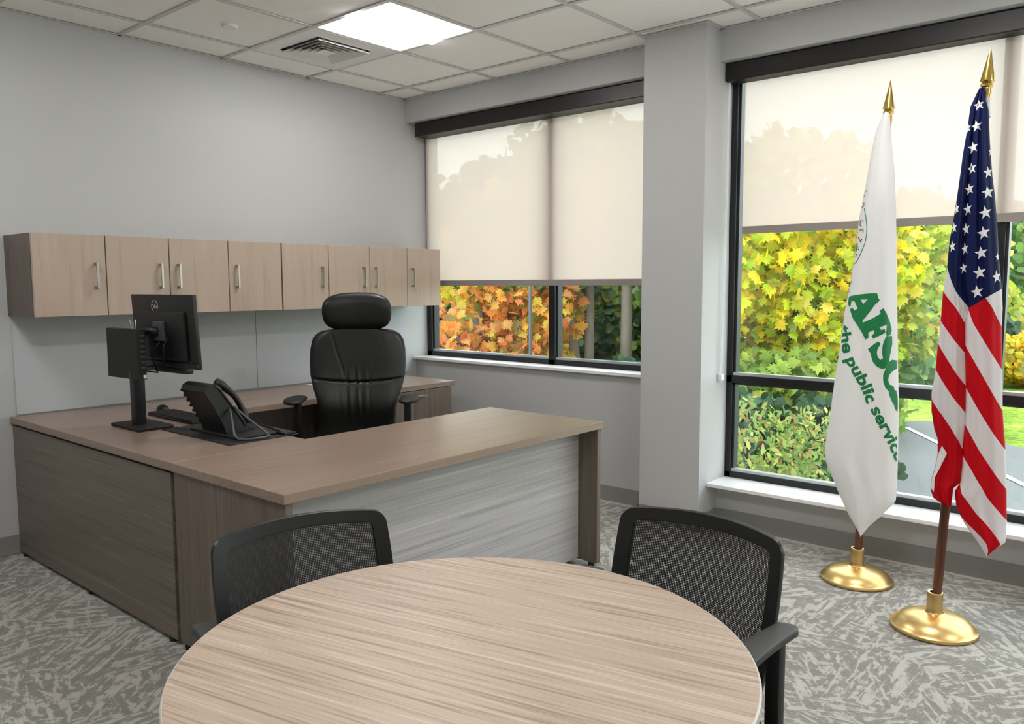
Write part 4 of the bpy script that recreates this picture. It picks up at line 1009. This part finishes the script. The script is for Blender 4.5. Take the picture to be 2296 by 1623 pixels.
_half = [(0, -.5), (.06, -.32), (.30, -.42), (.22, -.24), (.52, -.10), (.40, 0), (.46, .16), (.24, .14), (.26, .30), (.12, .24), (0, .56)]
MAPLE = _half + [(-x, y) for x, y in _half[-2:0:-1]]
OVAL = [(0, -.5), (.16, -.2), (.18, .1), (0, .5), (-.18, .1), (-.16, -.2)]
BLOB = [(0, -.5), (.25, -.35), (.42, 0), (.3, .3), (0, .5), (-.3, .28), (-.45, 0), (-.25, -.32)]
def leaf_verts(shape):
    P_ = [(x, y, -.10*(x*x+y*y)*2 + .03*math.sin(9*x)) for x, y in shape]; return np.array([(0, .02, .03)]+P_)
def foliage(name, blobs, n, size, shape, mat, parent, rng, facing=None, kind='stuff', singles=0, eye=None):
    """leaves scattered through the shells of several round boughs; each leaf is a real little fan of triangles"""
    LV = leaf_verts(shape); k = len(LV)-1
    w = np.array([bl[3]*bl[4] for bl in blobs], float); w /= w.sum(); cnt = rng.multinomial(n, w)
    C_ = []
    for bl, c in zip(blobs, cnt):
        d = rng.normal(size=(c, 3)); d /= np.linalg.norm(d, axis=1)[:, None]; r = rng.uniform(.55, 1.0, (c, 1))**.5
        r *= 1 + .14*np.sin(d[:, :1]*5+bl[0])*np.cos(d[:, 1:2]*6+bl[2])
        C_.append(np.array(bl[:3]) + d*r*np.array([bl[3], bl[3], bl[4]]))
    C_ = np.concatenate(C_); n = len(C_)
    nrm = rng.normal(size=(n, 3))*.75 + np.array([-.75, -.35, .55]); nrm /= np.linalg.norm(nrm, axis=1)[:, None]
    a = rng.normal(size=(n, 3)); a[:, 2] -= .8; a -= nrm*(a*nrm).sum(1)[:, None]; a /= np.linalg.norm(a, axis=1)[:, None]; bb = np.cross(nrm, a)
    s = size*rng.uniform(.7, 1.25, n)
    if singles:
        d = np.linalg.norm(C_-np.array(eye), axis=1); order = np.argsort(d)
        rel = C_-np.array(eye)
        near = [i for i in order if VISIBLE(C_[i])][:singles]
        me = bpy.data.meshes.new('leaf'); me.from_pydata([tuple(v) for v in LV], [], [(0, 1+q, 1+(q+1) % k) for q in range(k)])
        me.materials.append(M[mat]); org = ORG.get(parent.name, Vector())
        for i in near:
            o = bpy.data.objects.new('leaf', me); COL.objects.link(o); o.parent = parent
            Mx = Matrix(((bb[i][0], a[i][0], nrm[i][0]), (bb[i][1], a[i][1], nrm[i][1]), (bb[i][2], a[i][2], nrm[i][2]))).to_4x4()
            o.matrix_basis = Matrix.Translation(Vector(C_[i])-org) @ Mx @ Matrix.Scale(s[i], 4)
        keep = np.ones(n, bool); keep[near] = False; C_, nrm, a, bb, s = C_[keep], nrm[keep], a[keep], bb[keep], s[keep]; n = len(C_)
    V = C_[:, None, :] + s[:, None, None]*(LV[None, :, 0:1]*bb[:, None, :] + LV[None, :, 1:2]*a[:, None, :] + LV[None, :, 2:3]*nrm[:, None, :])
    org = ORG.get(parent.name, Vector()); V = (V.reshape(-1, 3) - np.array(org)).astype(np.float32)
    base_ = np.arange(n)[:, None, None]*(k+1); q = np.arange(k); tri = np.stack([np.zeros(k, int), 1+q, 1+(q+1) % k], 1)[None]
    F = (base_+tri).reshape(-1, 3)
    me = bpy.data.meshes.new(name); me.vertices.add(len(V)); me.vertices.foreach_set('co', V.ravel())
    me.loops.add(len(F)*3); me.loops.foreach_set('vertex_index', F.ravel().astype(np.int32)); me.polygons.add(len(F))
    me.polygons.foreach_set('loop_start', (np.arange(len(F))*3).astype(np.int32)); me.polygons.foreach_set('loop_total', np.full(len(F), 3, np.int32)); me.update()
    return link(name, me, mat, parent, kind=kind)
EYE = (-4.144, -4.583, 1.375)
def VISIBLE(P_):
    d = Vector(P_)-Vector(EYE); z = d.dot(_f)
    x = 1148+1816.7*d.dot(_r)/z; y = 811.5-1816.7*d.dot(_u)/z
    return (985 < x < 1440 and 640 < y < 830) or (1650 < x < 2296 and 505 < y < 1150)
rng = np.random.default_rng(5)
def at(px, depth, z=None, py=None):
    """point on the sight line of the survey marks: used only to set tree positions out on the plan"""
    q = (px-1148)/1816.7; d = _f + _r*q; t = depth; p = Vector(EYE)+d*t; return p.x, p.y
def tree(name, label, x, y, blobs, n, size, shape, mat, trunk=True, th=2.5, tr=.12, bark='bark', group=None, singles=0, trunkpts=None, cat='tree'):
    t = thing(name, label, cat, (x, y, GZ), group)
    bl = [(x+a, y+b_, c, r, h_) for a, b_, c, r, h_ in blobs]
    foliage('foliage', bl, n, size, shape, mat, t, rng, singles=singles, eye=EYE)
    if trunk:
        b = B(); b.tube([(x, y, GZ-.05), (x+.04, y+.02, GZ+th*.5), (x-.02, y, GZ+th)], [tr*1.2, tr, tr*.7], 12)
        b.build('trunk', bark, t, smooth=True)
        for k, bq in enumerate(bl[:5]):
            b = B(); b.tube([(x, y, GZ+th*.75), ((x+bq[0])/2, (y+bq[1])/2, (GZ+th+bq[2])/2), (bq[0], bq[1], bq[2])], [tr*.6, tr*.4, tr*.15], 7); b.build('branch', bark, t, smooth=True)
    return t
G1 = 'autumn trees outside the windows'
# corner window: orange maple left, gold behind, green to the right with two bare trunks
x, y = at(1075, 11.5)
tree('orange_maple', 'orange maple close outside the corner window, left half of the view', x, y, [(-.7, .6, .4, 1.0, .9), (.2, .1, .3, .95, .8), (.6, -.5, 1.0, .8, .8), (-.4, .9, 0, .8, .7), (.3, -.1, -.5, .9, .6), (.4, -.2, 1.5, .8, .6)], 3500, .17, MAPLE, 'lf_orange', th=2.2, group=G1, singles=260)
x, y = at(1150, 13.8)
tree('gold_maple', 'golden yellow maple behind the lamp post outside the corner window', x, y, [(0, 0, 1.2, .9, .8), (.2, -.3, .5, .6, .6), (-.5, .5, 1.6, .9, .7), (.1, .1, 2.3, 1.0, .8)], 2300, .18, MAPLE, 'lf_gold', th=2.4, group=G1)
x, y = at(1010, 17)
tree('green_tree', 'green tree behind the orange maple, by the wall cabinets', x, y, [(0, 0, 1.9, 1.9, 1.7), (1, -.9, 2.6, 1.6, 1.5), (-1, 1, 1.2, 1.6, 1.5), (.6, -.8, -.2, 1.7, 1.1)], 3600, .26, BLOB, 'lf_dark', th=2.5, tr=.2, group=G1)
x, y = at(1300, 11.6)
tt = tree('forked_tree', 'green tree with a pale forked trunk in the right pane of the corner window', x, y, [(.2, -.1, 2.3, 1.3, 1.0), (-.6, .6, 2.0, .9, .8), (.7, -.9, 2.2, 1.1, .7), (0, 0, 3.0, 1.0, .8)], 2600, .17, BLOB, 'lf_green', trunk=False, group=G1)
b = B(); b.tube([(x, y, GZ), (x, y, GZ+.9), (x-.05, y+.06, GZ+1.6), (x-.06, y+.08, GZ+3.6)], [.14, .12, .075, .06], 12); b.tube([(x, y, GZ+.8), (x+.09, y-.10, GZ+1.5), (x+.08, y-.11, GZ+3.6)], [.10, .07, .06], 12); b.build('trunk', 'bark', tt, smooth=True)
x, y = at(1403, 11.2)
tree('slim_tree', 'slim grey-barked tree beside the column, right pane of the corner window', x, y, [(.2, -.2, 2.6, 1.0, .9), (-.3, .3, 3.0, .8, .7)], 1300, .17, BLOB, 'lf_green', th=4.5, tr=.075, group=G1)
for k, (px, dp_, zc, r, hh, n, m_, lab) in enumerate([
        (1330, 19, 1.0, 2.3, 2.0, 5200, 'lf_dark', 'broad dark green tree closing the view behind the forked trunk'),
        (1190, 23, 1.0, 1.9, 2.2, 3400, 'lf_green', 'mid green tree behind the golden maple'),
        (1450, 18, .2, 1.0, 1.2, 1500, 'lf_lime', 'lime green bush at the column edge, outside the corner window')]):
    x, y = at(px, dp_)
    tree('background_tree', lab, x, y, [(0, 0, zc, r, hh), (r*.5, -r*.5, zc-1, r*.8, hh*.7), (-r*.5, r*.5, zc+.6, r*.7, hh*.8), (0, 0, zc+hh*.7, r*.6, hh*.6)], int(n*1.4), .21, BLOB, m_, th=2, tr=.2, bark='darkbark', group=G1)
# low growth under them
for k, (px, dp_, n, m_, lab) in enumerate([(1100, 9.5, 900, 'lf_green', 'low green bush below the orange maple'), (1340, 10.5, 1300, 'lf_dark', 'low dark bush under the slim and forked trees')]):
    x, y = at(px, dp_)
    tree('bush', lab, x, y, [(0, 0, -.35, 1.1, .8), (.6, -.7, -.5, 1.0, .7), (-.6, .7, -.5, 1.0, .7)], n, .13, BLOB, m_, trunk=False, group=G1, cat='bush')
# big window: yellow maple, shrub, and farther trees to the right
x, y = at(1775, 10.5)
tree('yellow_maple', 'large yellow-green maple filling the left of the big window', x, y, [(-.5, .6, 1.6, 1.0, .8), (.2, -.2, 1.3, .9, .8), (.4, -.8, 1.7, .7, .7), (-.3, .9, .9, .8, .6), (.1, -.1, .9, .8, .5), (0, 0, 2.5, 1.1, .8)], 4300, .18, MAPLE, 'lf_yellow', th=2.3, group=G1, singles=290)
x, y = at(1985, 13)
tree('amber_maple', 'amber and green maple seen between the two flags', x, y, [(-.1, .3, 1.5, .9, .9), (.3, -.4, .9, .7, .7), (-.2, .5, .3, .8, .7), (.1, -.4, 2.2, .7, .6)], 2200, .19, MAPLE, 'lf_lime', th=2.2, group=G1)
x, y = at(1745, 15)
tree('green_tree', 'mid green tree behind the large yellow maple', x, y, [(0, 0, .6, 1.8, 1.2), (.8, -1.2, .2, 1.4, 1.0), (-.5, .9, 1.8, 1.6, 1.4), (0, 0, 2.8, 1.4, 1.2)], 3600, .24, BLOB, 'lf_green', th=2.5, tr=.2, group=G1)
x, y = at(1765, 9.6)
tree('young_maple', 'green young maple spreading below the large yellow one', x, y, [(-.5, .6, .05, .75, .5), (.1, 0, .15, .7, .45), (.5, -.6, -.05, .6, .5), (-.2, .2, -.5, .8, .4)], 1700, .17, MAPLE, 'lf_moss', th=1.0, tr=.05, group=G1, singles=120)
x, y = at(1760, 6.9)
tree('shrub', 'leafy green shrub outside the lower left pane of the big window', x, y, [(-.1, .2, -.25, .55, .62), (.2, -.25, -.30, .5, .6), (-.3, .45, -.5, .5, .5), (.1, -.1, -.75, .7, .45), (.3, -.5, -.7, .4, .4)], 5200, .075, OVAL, 'lf_shrub', trunk=False, group=G1, cat='shrub')
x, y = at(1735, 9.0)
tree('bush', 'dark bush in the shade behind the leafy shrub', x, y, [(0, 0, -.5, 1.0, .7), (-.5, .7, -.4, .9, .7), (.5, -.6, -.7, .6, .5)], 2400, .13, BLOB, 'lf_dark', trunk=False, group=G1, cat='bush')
far = [(2070, 26, 1.2, 2.4, 2.6, 'lf_lime', 'lime yellow tree far behind the gap between the flags'), (2140, 34, 1.6, 3.0, 3.0, 'lf_pink', 'russet tree far off behind the striped flag'), (2290, 30, 1.4, 2.6, 2.8, 'lf_green', 'green tree far off at the right edge of the big window'),
       (2225, 42, 2.0, 3.6, 3.4, 'lf_pink', 'pale russet tree in the distance right of the striped flag'), (1960, 30, 1.5, 3.0, 3.0, 'lf_green', 'green tree in the distance behind the white flag'), (2010, 20, -.2, 1.3, .9, 'lf_green', 'round green bush on the lawn between the flags'),
       (2130, 23, -.1, 1.6, 1.0, 'lf_dark', 'dark bush on the lawn behind the striped flag'), (2300, 20, -.5, 1.0, .6, 'lf_gold', 'golden bush low at the right edge of the big window')]
for px, dp_, zc, r, hh, m_, lab in far:
    x, y = at(px, dp_); cat = 'bush' if hh < 1.2 else 'tree'
    tree('background_bush' if cat == 'bush' else 'background_tree', lab, x, y, [(0, 0, zc, r, hh), (r*.5, -r*.5, zc-.4*hh, r*.7, hh*.6), (-r*.5, r*.5, zc+.2*hh, r*.6, hh*.7)], 2600, .0125*dp_, BLOB, m_, th=2.4, tr=.2, bark='darkbark', group='distant planting beyond the road', cat=cat, trunk=cat == 'tree')
# hedge line on the horizon so that the land does not end in bare sky
for k in range(9):
    px = 900+k*190; dp_ = 58; x, y = at(px, dp_)
    tree('horizon_tree', 'far woodland tree %s on the skyline' % ['behind the wall cabinets', 'above the orange maple', 'over the forked trunk', 'behind the column', 'left of the yellow maple', 'above the yellow maple', 'between the flags', 'behind the striped flag', 'past the right window edge'][k], x, y,
         [(0, 0, 3.4+1.2*math.sin(k*1.7), 2.9, 4.4+math.sin(k*2.3)), (.9, -.9, 1.5, 2.3, 3.0), (-.9, .9, 1.4, 2.3, 3.4)], 1500, .75, BLOB, ['lf_green', 'lf_dark', 'lf_lime', 'lf_pink'][k % 4 if k > 4 else k % 2], th=3, tr=.4, bark='darkbark', group='woodland on the skyline')
# lamp post and white car
x, y = at(1189, 10.3)
lp = thing('lamp_post', 'thin grey lamp post standing before the golden maple', 'lamp post', (x, y, GZ))
b = B(); b.lathe([(.06, 0), (.06, .08), (.024, .10), (.022, 1), (.020, 5.0), (0, 5.0)], (x, y, GZ), 16); b.build('post', 'greyplastic', lp, smooth=SM)
b = B(); b.box(x-.35, x+.1, y-.12, y+.12, GZ+4.95, GZ+5.07, bev=.03); b.build('lamp_head', 'greyplastic', lp)
x, y = at(2262, 40)
car = thing('car', 'small white parked car far across the lawn, right of the striped flag', 'car', (x, y, GZ))
b = B(); prof = [(-2.1, .35), (-2.15, .75), (-1.9, .95), (-1.2, 1.0), (-.7, 1.42), (.7, 1.45), (1.35, 1.05), (2.05, .95), (2.15, .6), (2.1, .35)]
b.prism([Vector((x-.85, y+a, GZ+c)) for a, c in prof], (1.7, 0, 0)); b.build('body', 'white', car, bevel=.05)
b = B(); b.prism([Vector((x-.87, y+a, GZ+c)) for a, c in [(-1.1, 1.02), (-.68, 1.36), (.66, 1.38), (1.22, 1.04)]], (.01, 0, 0)); b.build('window', 'blackgloss', car)
for a in (-1.35, 1.35):
    for s in (-.8, .8):
        b = B(); b.lathe([(0, -.1), (.32, -.1), (.32, .1), (0, .1)], (x+s, y+a, GZ+.32), 18, axis=(1, 0, 0)); b.build('wheel', 'blackmatte', car)
